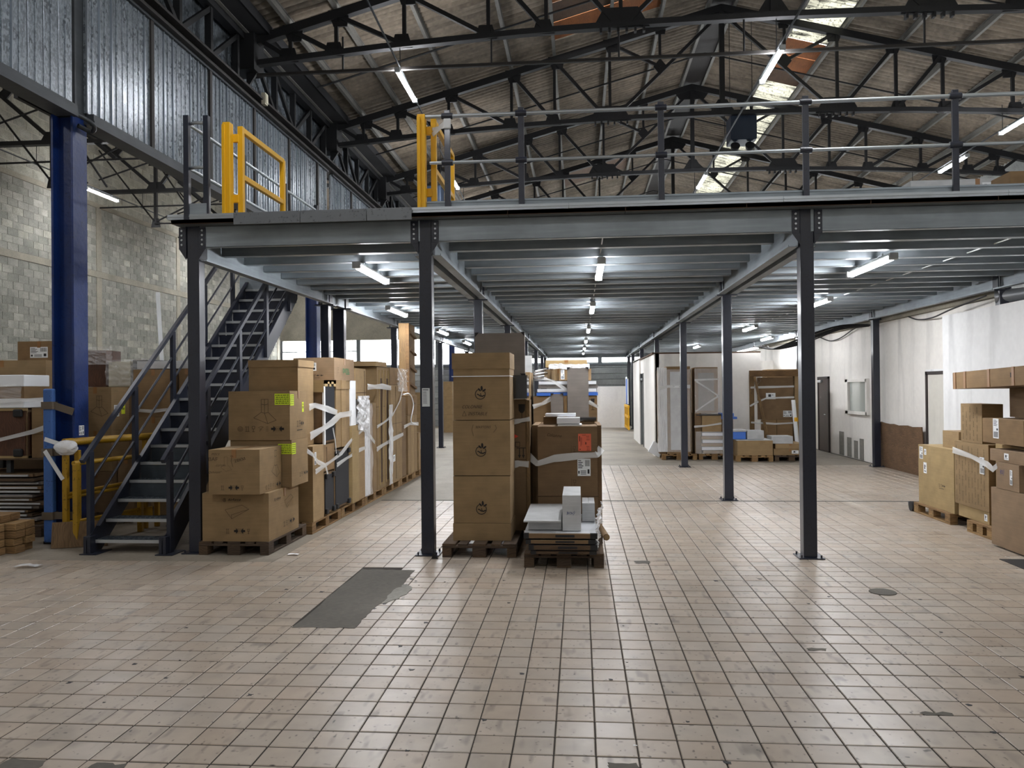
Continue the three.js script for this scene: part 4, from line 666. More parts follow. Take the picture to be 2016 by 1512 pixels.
// ---------------------------------------------------------------- pallets
function pallet(label, x0, z0, w, d, opt = {}) {        // w along x, d along z (away from the camera); boards run along z unless opt.alongX
  const t = thing('pallet', label, 'pallet', opt.group); t.position.set(x0 + w / 2, opt.y || 0, z0 - d / 2); if (opt.turn) t.rotation.y = opt.turn;
  const A = opt.old ? [M.palOld, M.palOldB] : [M.pal, M.palB], m = () => A[Math.floor(rnd() * 2)], hw = w / 2, hd = d / 2, alongX = opt.alongX;
  const put = (name, a, b, c, e, f, g) => part(t, name, alongX ? cx(e, f, c === undefined ? 0 : b[0], b[1], a[0], a[1], 0.003) : cx(a[0], a[1], b[0], b[1], e, f, 0.003), m());
  const S = alongX ? hd : hw, L = alongX ? hw : hd;      // S: short side half, L: long side half
  const bd = (name, s0, s1, y0, y1, l0, l1) => part(t, name, alongX ? cx(l0, l1, y0, y1, s0, s1, 0.003) : cx(s0, s1, y0, y1, l0, l1, 0.003), m());
  for (const [c, wd] of [[-S + 0.0725, 0.145], [-S / 2 + 0.02, 0.1], [0, 0.145], [S / 2 - 0.02, 0.1], [S - 0.0725, 0.145]]) bd('top_board', c - wd / 2, c + wd / 2, 0.122, 0.144, -L + rr(0, 0.006), L - rr(0, 0.006));
  for (const l of [-L + 0.0725, 0, L - 0.0725]) bd('cross_board', -S, S, 0.1, 0.122, l - 0.0725, l + 0.0725);
  for (const s of [-S + 0.05, 0, S - 0.05]) { for (const l of [-L + 0.0725, 0, L - 0.0725]) bd('block', s - (s ? 0.05 : 0.0725), s + (s ? 0.05 : 0.0725), 0.022, 0.1, l - 0.0725, l + 0.0725); bd('skid_board', s - (s ? 0.05 : 0.0725), s + (s ? 0.05 : 0.0725), 0, 0.022, -L, L); }
  return t;
}
// ---------------------------------------------------------------- cartons
function softBox(w, h, d, bulge, n = 6) {
  const g = new THREE.BoxGeometry(w, h, d, n, n, n), p = g.attributes.position, nm = g.attributes.normal, uv = g.attributes.uv, o = rnd() * 3;
  for (let i = 0; i < p.count; i++) {
    const a = 2 * p.getX(i) / w, b = 2 * p.getY(i) / h, c = 2 * p.getZ(i) / d, nx = nm.getX(i), ny = nm.getY(i), nz = nm.getZ(i);
    if (nx) uv.setXY(i, p.getZ(i) + o, p.getY(i) + o); else if (ny) uv.setXY(i, p.getX(i) + o, p.getZ(i) + o); else uv.setXY(i, p.getX(i) + o, p.getY(i) + o);
    const k = bulge * (nx ? (1 - b * b) * (1 - c * c) : ny ? (1 - a * a) * (1 - c * c) * 0.3 : (1 - a * a) * (1 - b * b));
    p.setXYZ(i, p.getX(i) + nx * k, p.getY(i) + ny * k, p.getZ(i) + nz * k);
  }
  g.computeVertexNormals(); return g;
}
// X, Y, Z: [from, to]; Z is [front, back]. prints: [key, face, along, up, width, height, name, label] with along / up in metres from the face centre
function carton(label, X, Y, Z, mat, o = {}) {
  const w = X[1] - X[0], h = Y[1] - Y[0], d = Z[0] - Z[1], t = thing(o.name || 'cardboard_box', label, o.cat || 'box', o.group);
  t.position.set((X[0] + X[1]) / 2, Y[0], (Z[0] + Z[1]) / 2); if (o.turn) t.rotation.y = o.turn; if (o.tilt) t.rotation.z = o.tilt;
  const b = o.bulge === undefined ? 0.004 : o.bulge, seamY = h * 0.5, e = 0.002;
  part(t, o.body || 'carton', softBox(w, h - 0.006, d, b, o.n || 5).translate(0, h / 2 - 0.003, 0), mat);
  const flapX = o.flapX;                                       // direction of the top joint
  if (o.open !== true && o.flaps !== false) {
    const F = (a, c) => part(t, 'flap', flapX ? cx(-w / 2, w / 2, h - 0.006, h, a, c, 0.002) : cx(a, c, h - 0.006, h, -d / 2, d / 2, 0.002), mat);
    if (flapX) { F(-d / 2, -e); F(e, d / 2); } else { F(-w / 2, -e); F(e, w / 2); }
    if (o.tape !== false) part(t, 'tape_strip', flapX ? merge([bx(-w / 2 - 0.001, w / 2 + 0.001, h, h + 0.0008, -0.025, 0.025), bx(w / 2 + b * 0.2, w / 2 + b + 0.0012, Math.max(h - 0.09, h * 0.6), h, -0.025, 0.025)]) : merge([bx(-0.025, 0.025, h, h + 0.0008, -d / 2, d / 2 + 0.001), bx(-0.025, 0.025, Math.max(h - 0.09, h * 0.6), h, d / 2 + b * 0.2, d / 2 + b + 0.0012)]), o.tapeMat || M.tapeBrown);
  }
  if (o.lid) part(t, 'lid', merge([bx(-w / 2 - 0.006, w / 2 + 0.006, h - o.lid, h + 0.004, d / 2 + b, d / 2 + b + 0.006), bx(w / 2 + b, w / 2 + b + 0.006, h - o.lid, h + 0.004, -d / 2, d / 2 + b), bx(-w / 2 - 0.006, w / 2 + 0.006, h, h + 0.004, -d / 2, d / 2)]), mat);
  for (const y of o.seams || []) part(t, 'seam', merge([bx(-w / 2 - 0.001, w / 2 + 0.001, y - 0.003, y + 0.003, d / 2, d / 2 + b + 0.0015), bx(w / 2, w / 2 + b + 0.0015, y - 0.003, y + 0.003, -d / 2, d / 2)]), M.cIn);
  for (const z of o.slots || []) part(t, 'slot', bx(w / 2, w / 2 + b + 0.002, 0.04, h - 0.03, z - 0.004, z + 0.004), M.cIn);
  for (const [key, f, al, up, pw, ph, nm, lb] of o.prints || []) {
    const off = b * Math.max(0, 1 - (2 * al / (f === '+z' ? w : d)) ** 2) * Math.max(0, 1 - (2 * up / h) ** 2) + 0.0022;
    if (f === '+z') decal(t, nm || 'print', key, pw, ph, '+z', al, h / 2 + up, d / 2 + off, 0, lb); else if (f === '+x') decal(t, nm || 'print', key, pw, ph, '+x', w / 2 + off, h / 2 + up, -al, 0, lb); else if (f === '-x') decal(t, nm || 'print', key, pw, ph, '-x', -w / 2 - off, h / 2 + up, al, 0, lb); else decal(t, nm || 'print', key, pw, ph, '+y', al, h + 0.002, -up, 0, lb);
  }
  return t;
}
// band of plastic wrap through points; n: outward direction; w: width
function ribbon(label, pts, w, n, mat = M.band2, name = 'wrap_band') {
  const t = thing(name, label, 'plastic wrap'), c = new THREE.CatmullRomCurve3(pts.map((p) => V(...p)), false, 'catmullrom', 0.05), N = pts.length * 6, pos = [], idx = [], nn = V(...n);
  for (let i = 0; i <= N; i++) { const p = c.getPoint(i / N), tg = c.getTangent(i / N), s = nn.clone().cross(tg).normalize(), k = w * (0.38 + 0.06 * Math.sin(i * 0.35 + pts[0][0] * 7)); for (const q of [-1, -0.3, 0.35, 1]) { const v = p.clone().addScaledVector(s, q * k).addScaledVector(nn, 0.003 * Math.sin(q * 4 + i * 0.4)); pos.push(v.x, v.y, v.z); } if (i < N) for (let q = 0; q < 3; q++) { const a = i * 4 + q; idx.push(a, a + 1, a + 4, a + 1, a + 5, a + 4); } }
  const g = new THREE.BufferGeometry(); g.setAttribute('position', new THREE.Float32BufferAttribute(pos, 3)); g.setIndex(idx); g.computeVertexNormals(); part(t, 'band', g, mat); return t;
}
// crumpled film standing off a face: u and v edges from a corner
function film(label, o, u, v, mat = M.film, amp = 0.014, name = 'plastic_film') {
  const t = thing(name, label, 'plastic wrap'), n = V(...u).cross(V(...v)).normalize(), A = 26, B = 30, pos = [], idx = [], sd = Math.floor(rnd() * 900);
  for (let j = 0; j <= B; j++) for (let i = 0; i <= A; i++) { const a = i / A, b = j / B, h = (fbm(a, b, 7, 9, 3, sd) - 0.4) * 2 * amp + Math.abs(Math.sin((a * 5 + b * 3 + fbm(a, b, 4, 4, 2, sd + 3) * 2) * 6)) * amp * 0.5; pos.push(o[0] + u[0] * a + v[0] * b + n.x * h, o[1] + u[1] * a + v[1] * b + n.y * h, o[2] + u[2] * a + v[2] * b + n.z * h); if (i < A && j < B) { const k = j * (A + 1) + i; idx.push(k, k + 1, k + A + 1, k + 1, k + A + 2, k + A + 1); } }
  const g = new THREE.BufferGeometry(); g.setAttribute('position', new THREE.Float32BufferAttribute(pos, 3)); g.setIndex(idx); g.computeVertexNormals(); part(t, 'film', g, mat); return t;
}
const PT = 0.146;                                              // top of a pallet

// ---------------------------------------------------------------- stack at the foot of the stair
pallet('worn pallet under the printed cartons at the foot of the stair', -4.22, -8.4, 0.8, 1.2, { old: true });
carton('wide brown carton lettered Airforce, lowest of the stack by the stair', [-4.185, -3.425], [PT, 0.68], [-8.42, -9.34], M.c1, { flapX: true, bulge: 0.008, prints: [['airforce', '+z', -0.02, 0.19, 0.26, 0.056, 'logo'], ['flatHood', '+z', 0.02, 0.06, 0.3, 0.17, 'drawing'], ['marksFront', '+z', 0.03, -0.15, 0.3, 0.075, 'handling_marks'], ['airforce', '+x', -0.2, 0.17, 0.24, 0.05, 'logo'], ['flatHood', '+x', 0.12, 0.1, 0.3, 0.16, 'drawing'], ['marksSide', '+x', 0.12, -0.14, 0.38, 0.1, 'handling_marks']] });
carton('brown carton handwritten BAF with a hood sketch, front of the stair stack', [-4.05, -3.475], [0.682, 1.17], [-8.3, -8.93], M.c1, { bulge: 0.006, prints: [['baf', '+z', -0.06, 0.06, 0.5, 0.32, 'handwriting'], ['marksFront', '+z', -0.02, -0.17, 0.28, 0.07, 'handling_marks'], ['hood', '+x', 0.12, 0.05, 0.26, 0.32, 'drawing'], ['marksRow', '+x', 0.05, -0.19, 0.46, 0.085, 'handling_marks']] });
carton('brown carton behind the handwritten one, half hidden, yellow sticker round its edge', [-4.1, -3.36], [0.684, 1.23], [-8.95, -9.5], M.c1, { bulge: 0.006, tape: false, prints: [['yellow', '+z', 0.29, 0.17, 0.16, 0.12, 'sticker', 'bright yellow sticker'], ['yellow', '+x', -0.21, 0.17, 0.13, 0.13, 'sticker', 'bright yellow sticker'], ['marksSide', '+x', 0.1, -0.15, 0.3, 0.085, 'handling_marks']] });
carton('brown carton printed with a kitchen hood drawing and yellow stickers', [-4.11, -3.37], [1.232, 1.806], [-8.93, -9.49], M.c1, { bulge: 0.006, flapX: true, prints: [['hood', '+z', 0.07, 0.05, 0.3, 0.3, 'drawing'], ['marksRow', '+z', 0.02, -0.155, 0.58, 0.1, 'handling_marks'], ['yellow', '+z', 0.28, 0.19, 0.18, 0.13, 'sticker', 'bright yellow sticker'], ['yellow', '+x', -0.215, 0.18, 0.12, 0.13, 'sticker', 'bright yellow sticker'], ['yellowSmall', '+x', 0.14, 0.09, 0.06, 0.12, 'sticker', 'small yellow sticker'], ['smallMarks', '+x', 0.04, -0.13, 0.26, 0.19, 'handling_marks']] });
carton('plain brown lidded carton on top of the stair stack', [-4.12, -3.49], [1.105, 2.19], [-9.53, -10.1], M.c1, { lid: 0.085, tape: false, bulge: 0.003 });

// ---------------------------------------------------------------- long row of cartons on pallets
const RXF = -3.36;
const rowZ = [-9.64, -10.86, -12.08, -13.3, -14.52, -15.74];
['pallet under the slim upright carton, second in the left row', 'pallet under the two narrow upright cartons in the left row', 'pallet under the white wrapped panels in the left row', 'pallet under the tall carton with open slots', 'pallet under the tall halved carton in the left row', 'farthest pallet of the left row, below the timber crate'].forEach((l, i) => pallet(l, -4.16, rowZ[i], 0.8, 1.2));
carton('slim upright brown carton with a small label, beside the appliance feet', [-3.72, RXF], [PT, 1.1], [-9.68, -10.1], M.c2, { prints: [['labelTall', '+z', 0.06, 0.32, 0.08, 0.16, 'label'], ['labelTall', '+x', -0.12, 0.32, 0.07, 0.16, 'label']] });
function appliance(label, X, Y, Z, body, o = {}) {
  const t = thing('appliance', label, 'appliance'); const w = X[1] - X[0], h = Y[1] - Y[0], d = Z[0] - Z[1]; t.position.set((X[0] + X[1]) / 2, Y[0], (Z[0] + Z[1]) / 2);
  part(t, 'casing', cx(-w / 2, w / 2 - 0.012, 0.02, h - 0.02, -d / 2 + 0.01, d / 2 - 0.01, 0.006), M.c5); part(t, 'side_panel', cx(w / 2 - 0.012, w / 2, 0.05, h - 0.05, -d / 2 + 0.03, d / 2 - 0.03, 0.004), body);
  if (o.cap) { part(t, 'cardboard_cap', merge([bx(-w / 2 - 0.01, w / 2 + 0.012, h - 0.02, h, -d / 2, d / 2), bx(w / 2, w / 2 + 0.012, h - 0.085, h, d / 2 - 0.13, d / 2), bx(w / 2, w / 2 + 0.012, h - 0.085, h, -0.04, 0.04), bx(w / 2, w / 2 + 0.012, h - 0.085, h, -d / 2, -d / 2 + 0.1), bx(w / 2, w / 2 + 0.012, h - 0.05, h, -d / 2, d / 2), bx(-w / 2, w / 2, h - 0.16, h, d / 2, d / 2 + 0.01)]), M.c4); part(t, 'corner_strip', cx(w / 2 - 0.02, w / 2 + 0.008, 0, h - 0.08, d / 2 - 0.04, d / 2 + 0.006, 0.004), M.foam); }
  if (o.feet) for (const z of [-d / 2 + 0.06, d / 2 - 0.06]) for (const y of [0.06, h - 0.06]) part(t, 'foot', cx(w / 2 - 0.005, w / 2 + 0.03, y - 0.035, y + 0.035, z - 0.045, z + 0.045, 0.01), M.black);
  return t;
}
appliance('dark fronted appliance under a cut cardboard cap, below the green-lettered carton', [-3.95, RXF], [1.09, 1.945], [-10.13, -10.62], M.appl, { cap: true });
carton('small brown carton wedged under the dark fronted appliance', [-3.85, RXF - 0.01], [0.735, 1.085], [-10.12, -10.58], M.c3, { slots: [0.1] });
appliance('dark grey appliance panel at pallet level with black feet, nearest', [-3.95, RXF], [PT + 0.002, 0.73], [-10.13, -10.55], M.applGrey, { feet: true });
appliance('taller dark grey appliance panel at pallet level with black feet', [-3.95, RXF], [PT + 0.002, 1.0], [-10.58, -11.26], M.applGrey, { feet: true });
carton('red-edged brown carton with green lettering on top of the left row', [-3.93, RXF + 0.01], [1.95, 2.26], [-10.55, -11.5], M.c6, { flapX: true, prints: [['label', '+z', -0.06, 0.03, 0.2, 0.11, 'label'], ['smallMarks', '+z', 0.02, -0.1, 0.24, 0.08, 'handling_marks'], ['qwitell', '+x', 0.06, -0.02, 0.34, 0.12, 'lettering', 'green lettering'], ['sideGlass', '+x', -0.32, -0.03, 0.08, 0.16, 'handling_marks']] });
for (let k = 0; k < 3; k++) carton(['first', 'middle', 'last'][k] + ' of three flat upright cartons side by side under the green-lettered carton', [-3.95, RXF + [0, 0.012, -0.006][k]], [1.01, 1.945], [-10.64 - k * 0.222, -10.86 - k * 0.222], k === 1 ? M.c2 : M.c1, { flaps: false, lid: 0.12, bulge: 0.002, n: 3 });
carton('white foam wrapped panel standing beside the three flat cartons', [-3.9, RXF + 0.01], [1.285, 1.955], [-11.32, -11.58], M.foam, { name: 'wrapped_panel', cat: 'panel', flaps: false, body: 'foam_wrap' });
for (let k = 0; k < 2; k++) carton(['left', 'right'][k] + ' one of two narrow upright cartons at pallet level in the left row', [-3.9, RXF + 0.03 - k * 0.01], [PT, 1.28], [-11.31 - k * 0.36, -11.66 - k * 0.36], k ? M.c2 : M.c4, { bulge: 0.003, n: 4 });
carton('white plastic wrapped panel with grey front at pallet level', [-3.95, RXF + 0.012], [PT, 1.66], [-12.05, -12.37], M.whiteGloss, { name: 'wrapped_panel', cat: 'panel', flaps: false, body: 'panel' });
carton('pale brown carton with upright crease above the white wrapped panels', [-3.95, RXF], [1.67, 2.14], [-11.6, -12.18], M.c2, { slots: [-0.2], seams: [0.1], tape: false });
carton('brown flat upright carton right of the white wrapped panel, nearer one', [-3.95, RXF], [PT, 1.56], [-12.4, -12.62], M.c3, { n: 3 }); carton('brown flat upright carton right of the white wrapped panel, farther one', [-3.95, RXF - 0.01], [PT, 1.6], [-12.63, -12.84], M.c1, { n: 3 });
{
  const t = carton('tall brown carton with two dark open slots, middle of the left row', [-4.1, RXF], [PT, 2.2], [-12.87, -13.72], M.c1, { flaps: false, seams: [1.38], bulge: 0.003, prints: [['labelTiny', '+z', 0.25, -0.3, 0.08, 0.06, 'label']] });
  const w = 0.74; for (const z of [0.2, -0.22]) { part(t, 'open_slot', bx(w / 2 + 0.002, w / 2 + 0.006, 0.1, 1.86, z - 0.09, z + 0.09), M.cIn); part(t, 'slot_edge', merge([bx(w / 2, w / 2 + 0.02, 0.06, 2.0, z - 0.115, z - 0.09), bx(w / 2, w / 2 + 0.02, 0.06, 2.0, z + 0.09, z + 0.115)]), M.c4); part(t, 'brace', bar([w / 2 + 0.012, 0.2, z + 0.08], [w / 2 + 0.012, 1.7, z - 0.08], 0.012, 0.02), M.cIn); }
}
carton('flat brown lid-shaped carton lying on top of the tall slotted carton', [-4.15, RXF + 0.01], [2.205, 2.285], [-12.75, -13.5], M.c2, { tape: false });
carton('tall brown carton in two upright halves behind the clear plastic strip', [-4.0, RXF], [PT, 1.9], [-13.78, -14.68], M.c1, { slots: [0.05], seams: [1.05], prints: [['labelTiny', '+x', -0.2, -0.45, 0.16, 0.12, 'label'], ['smallMarks', '+x', 0.25, -0.05, 0.22, 0.18, 'handling_marks']] });
carton('brown carton lying on the tall halved carton under torn plastic', [-4.0, RXF - 0.01], [1.905, 2.21], [-13.8, -14.6], M.c3, {});
for (let k = 0; k < 3; k++) carton(['nearest', 'middle', 'farthest'][k] + ' of three upright brown cartons below the twine-tied carton', [-3.9, RXF], [PT, 1.3], [-15.2 - k * 0.29, -15.485 - k * 0.29], k === 1 ? M.c2 : M.c1, { n: 3 });
carton('brown carton tied with white twine near the end of the left row', [-3.9, RXF], [1.305, 1.7], [-15.22, -16.1], M.c3, { slots: [-0.1], prints: [['smallMarks', '+x', 0.1, 0, 0.26, 0.18, 'handling_marks']] });
carton('brown carton standing between halved carton and upright cartons', [-3.95, RXF - 0.03], [PT, 1.66], [-14.74, -15.16], M.c5, {});
carton('small brown carton at the far end of the left row', [-3.52, RXF + 0.02], [PT, 0.92], [-16.12, -16.3], M.c2, { n: 3 }); carton('low pale carton at the very end of the left row', [-3.52, RXF + 0.04], [PT, 0.55], [-16.33, -16.7], M.c2, { n: 3 });
{
  const t = thing('timber_crate', 'tall pale timber upright crate standing behind the left row', 'crate'); t.position.set(-3.66, 0, -16.3);
  part(t, 'side_board', cx(-0.09, 0.06, 0.02, 3.2, 0.1, 0.14), M.pine); part(t, 'post', cx(0.06, 0.13, 0.02, 3.2, 0.04, 0.15), M.pineB); part(t, 'back_board', cx(0.06, 0.09, 0.02, 3.2, -0.62, 0.04), M.pine);
  for (let k = 0; k < 8; k++) part(t, 'batten', bar([0.115, 0.4 + k * 0.36, -0.6], [0.115, 0.5 + k * 0.36, 0.02], 0.05, 0.05), M.pineB);
}
{
  const t = thing('clear_plastic_strip', 'tall strip of clear plastic film hanging beside the slotted carton', 'plastic wrap');
  const g = new THREE.PlaneGeometry(0.28, 1.4, 8, 30), p = g.attributes.position; for (let i = 0; i < p.count; i++) p.setZ(i, (fbm(p.getX(i) + 1, p.getY(i) + 2, 9, 9, 3, 4) - 0.5) * 0.05); g.rotateY(Math.PI / 2); g.translate(RXF + 0.045, 0.85, -13.62); g.computeVertexNormals(); part(t, 'film', g, M.filmDense);
  film('loose white film over the white wrapped panels of the left row', [RXF + 0.03, 1.2, -11.55], [0, 0, -0.62], [0, 0.52, 0], M.filmDense, 0.04); film('clear film down the front of the white wrapped panel', [RXF + 0.03, PT, -12.02], [0, 0, -0.38], [0, 1.45, 0], M.film, 0.02);
  film('torn film crumpled on the carton top below the timber crate', [RXF + 0.03, 1.78, -14.1], [0, 0, -0.75], [0.02, 0.42, 0.0], M.film, 0.05);
}
const rb = (l, pts, w = 0.09, m) => ribbon(l, pts.map(([z, y, d]) => [RXF + 0.028 + (d || 0), y, z]), w, [1, 0, 0], m);
rb('white band from the hood carton across the dark fronted appliance, upper one', [[-9.49, 1.6], [-9.7, 1.62], [-10.2, 1.56], [-10.62, 1.5]], 0.1);
rb('white band from the hood carton rising to the three flat cartons', [[-9.52, 1.24], [-9.95, 1.3], [-10.4, 1.38], [-10.75, 1.46], [-11.3, 1.47]], 0.12);
rb('white band end fluttering from the carton edge beside the slim carton', [[-9.4, 1.07], [-9.62, 1.0], [-9.78, 0.9], [-10.1, 0.82], [-10.2, 0.66]], 0.07);
rb('white band rising from the slim carton to the narrow uprights', [[-9.7, 0.78], [-10.2, 0.84], [-10.8, 0.93], [-11.3, 1.08], [-11.9, 1.2], [-12.2, 1.12], [-12.6, 0.95]], 0.075);
rb('short white band across the grey appliance to the white panel', [[-10.58, 0.78], [-11.1, 0.84], [-11.7, 0.9], [-12.05, 0.91]], 0.07);
rb('white band end hanging down beside the small wedged carton', [[-10.42, 1.3], [-10.5, 1.15], [-10.56, 0.94]], 0.05);
rb('white band round the tall slotted carton, upper', [[-12.18, 1.86], [-12.6, 1.86], [-13.1, 1.87], [-13.75, 1.84]], 0.11);
rb('white band from the tall slotted carton up over the halved carton', [[-12.75, 1.2], [-13.1, 1.24], [-13.5, 1.3], [-13.9, 1.38], [-14.4, 1.6], [-14.69, 1.84], [-14.69, 2.0], [-14.3, 2.2]], 0.06);
rb('white band round the slotted carton and halved carton, lower', [[-12.72, 0.83], [-13.2, 0.88], [-13.9, 0.93], [-14.68, 0.97]], 0.09);
rb('thin white band on the end carton of the left row', [[-14.75, 1.1], [-15.3, 1.14], [-16.1, 1.1]], 0.08);
{ const t = thing('twine', 'white twine looping down over the end cartons of the left row', 'twine'); part(t, 'cord', tube([[RXF + 0.02, 1.72, -14.7], [RXF + 0.03, 1.71, -15.3], [RXF + 0.03, 1.5, -15.6], [RXF + 0.03, 1.2, -15.35], [RXF + 0.03, 1.1, -15.9]], 0.012, 40, 6), M.foam); }

// ---------------------------------------------------------------- centre: tall carton, flat cartons, white packets
pallet('weathered pallet under the tall marked carton in the centre', -1.49, -8.38, 0.8, 1.2, { old: true });
{
  const t = thing('cardboard_box', 'tall brown carton with three round black marks and handwriting', 'box'); t.position.set(-1.08, PT, -8.86); const w = 0.625, d = 0.58;
  const ys = [0.188, 0.708, 1.317, 1.885];
  for (let k = 0; k < 3; k++) part(t, 'sleeve', softBox(w + [0, 0.005, -0.005][k], ys[k + 1] - ys[k] - 0.008, d, 0.008, 8).translate(k * 0.004, (ys[k + 1] + ys[k]) / 2, 0), M.c1);
  part(t, 'bottom_tray', softBox(w + 0.012, 0.188, d + 0.012, 0.003).translate(0, 0.094, 0), M.c1); part(t, 'lid', softBox(w + 0.014, 0.175, d + 0.016, 0.006).translate(0.004, 1.968, 0), M.c1);
  part(t, 'strap', bx(-w / 2 - 0.008, w / 2 + 0.01, 1.795, 1.803, -d / 2 - 0.01, d / 2 + 0.012), M.foam);
  for (const y of [0.352, 0.985, 1.61]) decal(t, 'logo', 'fruit', 0.155, 0.155, '+z', 0.0, y + 0.008, d / 2 + 0.011, 0, 'round black mark');
  decal(t, 'handwriting', 'colonne', 0.34, 0.16, '+z', -0.07, 1.42, d / 2 + 0.011); decal(t, 'handwriting', 'martous', 0.32, 0.145, '+z', 0.03, 1.21, d / 2 + 0.011);
}
carton('flat brown carton with red arrow and fragile marks behind the tall carton', [-1.3, -0.63], [PT, 1.68], [-9.2, -9.5], M.c5, { bulge: 0.003, seams: [0.83], tape: false, prints: [['arrowbox', '+z', 0.2, 0.4, 0.27, 0.66, 'handling_marks', 'black fragile marks and a red arrow']] });
{ const t = thing('timber_batten', 'upright timber batten on the edge of the arrow-marked carton', 'batten'); part(t, 'batten', cx(-0.628, -0.585, PT, 1.67, -9.52, -9.19, 0.003), M.pine); }
carton('tall grey board panel with black corners rising above the centre cartons', [-1.27, -0.66], [PT, 2.49], [-9.56, -9.62], M.greyCard, { name: 'panel', cat: 'panel', flaps: false, body: 'board', bulge: 0.001, n: 2 });
{ const t = thing('corner_guards', 'black corner guards on the tall grey board panel', 'corner guards'); for (const x of [-1.27, -0.66]) part(t, 'corner', plate([[x, 2.497], [x + (x < -1 ? 0.05 : -0.05), 2.497], [x, 2.44]], 0.07, -9.59), M.black); part(t, 'corner', plate([[-0.655, 1.99], [-0.72, 1.99], [-0.655, 1.9]], 0.07, -9.59), M.black); }
carton('square black film wrapped packet with white edge on the arrow-marked carton', [-0.86, -0.6], [1.69, 1.965], [-9.0, -9.35], M.blackFilm, { name: 'packet', cat: 'packet', flaps: false, body: 'film_wrap', bulge: 0.001, n: 2 });
ribbon('white band round the arrow-marked carton, upper', [[-0.85, 1.4, -9.185], [-0.7, 1.43, -9.185], [-0.58, 1.45, -9.185]], 0.07, [0, 0, 1]); ribbon('white band round the arrow-marked carton, lower with a dangling tail', [[-0.85, 0.9, -9.185], [-0.72, 0.93, -9.185], [-0.6, 0.92, -9.185]], 0.1, [0, 0, 1]);
pallet('worn pallet in the centre foreground under white flat packs', -0.575, -7.93, 0.8, 1.2, { old: true });
{
  const P = [['lowest flat pack under the white sheets, dark edged', [-0.5, 0.15], [PT, 0.19], M.blackFilm, M.palOld], ['flat pack with brown taped edge, second in the centre pile', [-0.52, 0.16], [0.192, 0.25], M.applGrey, M.palOld], ['flat pack with brown taped edge, third in the centre pile', [-0.55, 0.14], [0.252, 0.3], M.blackFilm, M.c5], ['wide white flat pack with brown taped front, top of the centre pile', [-0.57, 0.16], [0.302, 0.362], M.whiteGloss, M.c5]];
  for (const [l, X, Y, m, e] of P) { const t = carton(l, X, Y, [-7.86 + rr(-0.03, 0.02), -9.1], m, { name: 'flat_pack', cat: 'flat pack', flaps: false, bulge: 0.001, n: 2, body: 'pack' }); const w = X[1] - X[0], h = Y[1] - Y[0]; part(t, 'front_edge', cx(-w / 2 + 0.03, w / 2 - 0.04, 0.006, h - 0.008, 0.6, 0.628 + 0.01, 0.003), e); part(t, 'edge_tape', merge([bx(-w / 2 - 0.002, -w / 2 + 0.05, 0.003, h - 0.003, 0.6, 0.64), bx(w / 2 - 0.07, w / 2 + 0.002, 0.003, h - 0.003, 0.6, 0.64), bx(-0.05, 0.14, h * 0.3, h * 0.7, 0.63, 0.64)]), M.black); }
  carton('white box with blue scribble standing on the white flat packs', [-0.185, 0.0], [0.364, 0.72], [-7.98, -8.72], M.whiteCard, { flapX: true, tape: false, bulge: 0.002, prints: [['scribble', '+z', -0.01, 0.0, 0.1, 0.055, 'handwriting', 'blue ink scribble']] });
  carton('flat white carton with black corner lying left of the scribbled box', [-0.535, -0.195], [0.364, 0.46], [-8.03, -9.1], M.whiteCard, { flaps: false, tape: false, turn: 0, bulge: 0.002 });
  carton('thin white packet lying skewed on the flat white carton', [-0.575, -0.2], [0.462, 0.482], [-7.9, -9.08], M.whiteCard, { name: 'packet', cat: 'packet', flaps: false, bulge: 0.001, n: 2 });
  carton('small white box behind the scribbled box on the right', [0.015, 0.15], [0.364, 0.56], [-8.55, -9.0], M.whiteCard, { tape: false, bulge: 0.001 });
  film('torn clear plastic hanging on the right edge of the white flat packs', [0.12, 0.16, -7.85], [0.08, 0.02, -1.1], [0.02, 0.34, -0.05], M.filmDense, 0.035);
  const r = thing('cardboard_tube', 'round cardboard tube end poking out behind the centre pallet', 'tube'); part(r, 'tube', rod([0.2, 0.26, -8.9], [0.265, 0.24, -8.3], 0.034, 20), M.c3); part(r, 'end_disc', rod([0.2645, 0.24, -8.305], [0.266, 0.24, -8.292], 0.027, 20), M.c2);
  for (const [x, z, l] of [[-1.52, -8.3, 'small dark scrap on the floor by the column base']]) { const t = thing('scrap', l, 'scrap'); part(t, 'fragment', plate([[x, 0.002], [x - 0.07, 0.002], [x - 0.05, 0.07]], 0.03, z), M.black); }
}
pallet('pallet under the large brown carton behind the white flat packs', -0.55, -9.18, 0.8, 1.2, { old: true });
carton('large brown carton with orange and white labels behind the white flat packs', [-0.495, 0.2], [PT, 1.36], [-9.2, -10.35], M.c5, { bulge: 0.006, seams: [0.4], tape: false, prints: [['orange', '+z', 0.2, 0.42, 0.15, 0.2, 'label', 'orange label'], ['label', '+z', 0.19, 0.13, 0.15, 0.2, 'label', 'white label'], ['caconne', '+z', -0.12, 0.5, 0.26, 0.09, 'handwriting'], ['sideGlass', '+z', 0.07, 0.33, 0.07, 0.13, 'handling_marks'], ['sideGlass', '+z', 0.07, -0.06, 0.07, 0.13, 'handling_marks']] });
carton('brown carton edge set back left of the orange-labelled carton', [-0.575, -0.5], [PT, 1.37], [-9.42, -10.3], M.c5, { flaps: false, n: 3 });
carton('narrow brown carton right of the orange-labelled carton', [0.203, 0.25], [PT, 1.37], [-9.3, -10.3], M.c5, { flaps: false, n: 2 });
ribbon('wide white band across the orange-labelled carton', [[-0.62, 1.02, -9.3], [-0.5, 0.93, -9.17], [-0.3, 0.99, -9.165], [0, 1.02, -9.165], [0.19, 1.03, -9.17], [0.25, 1.1, -9.3]], 0.1, [0, 0, 1]);
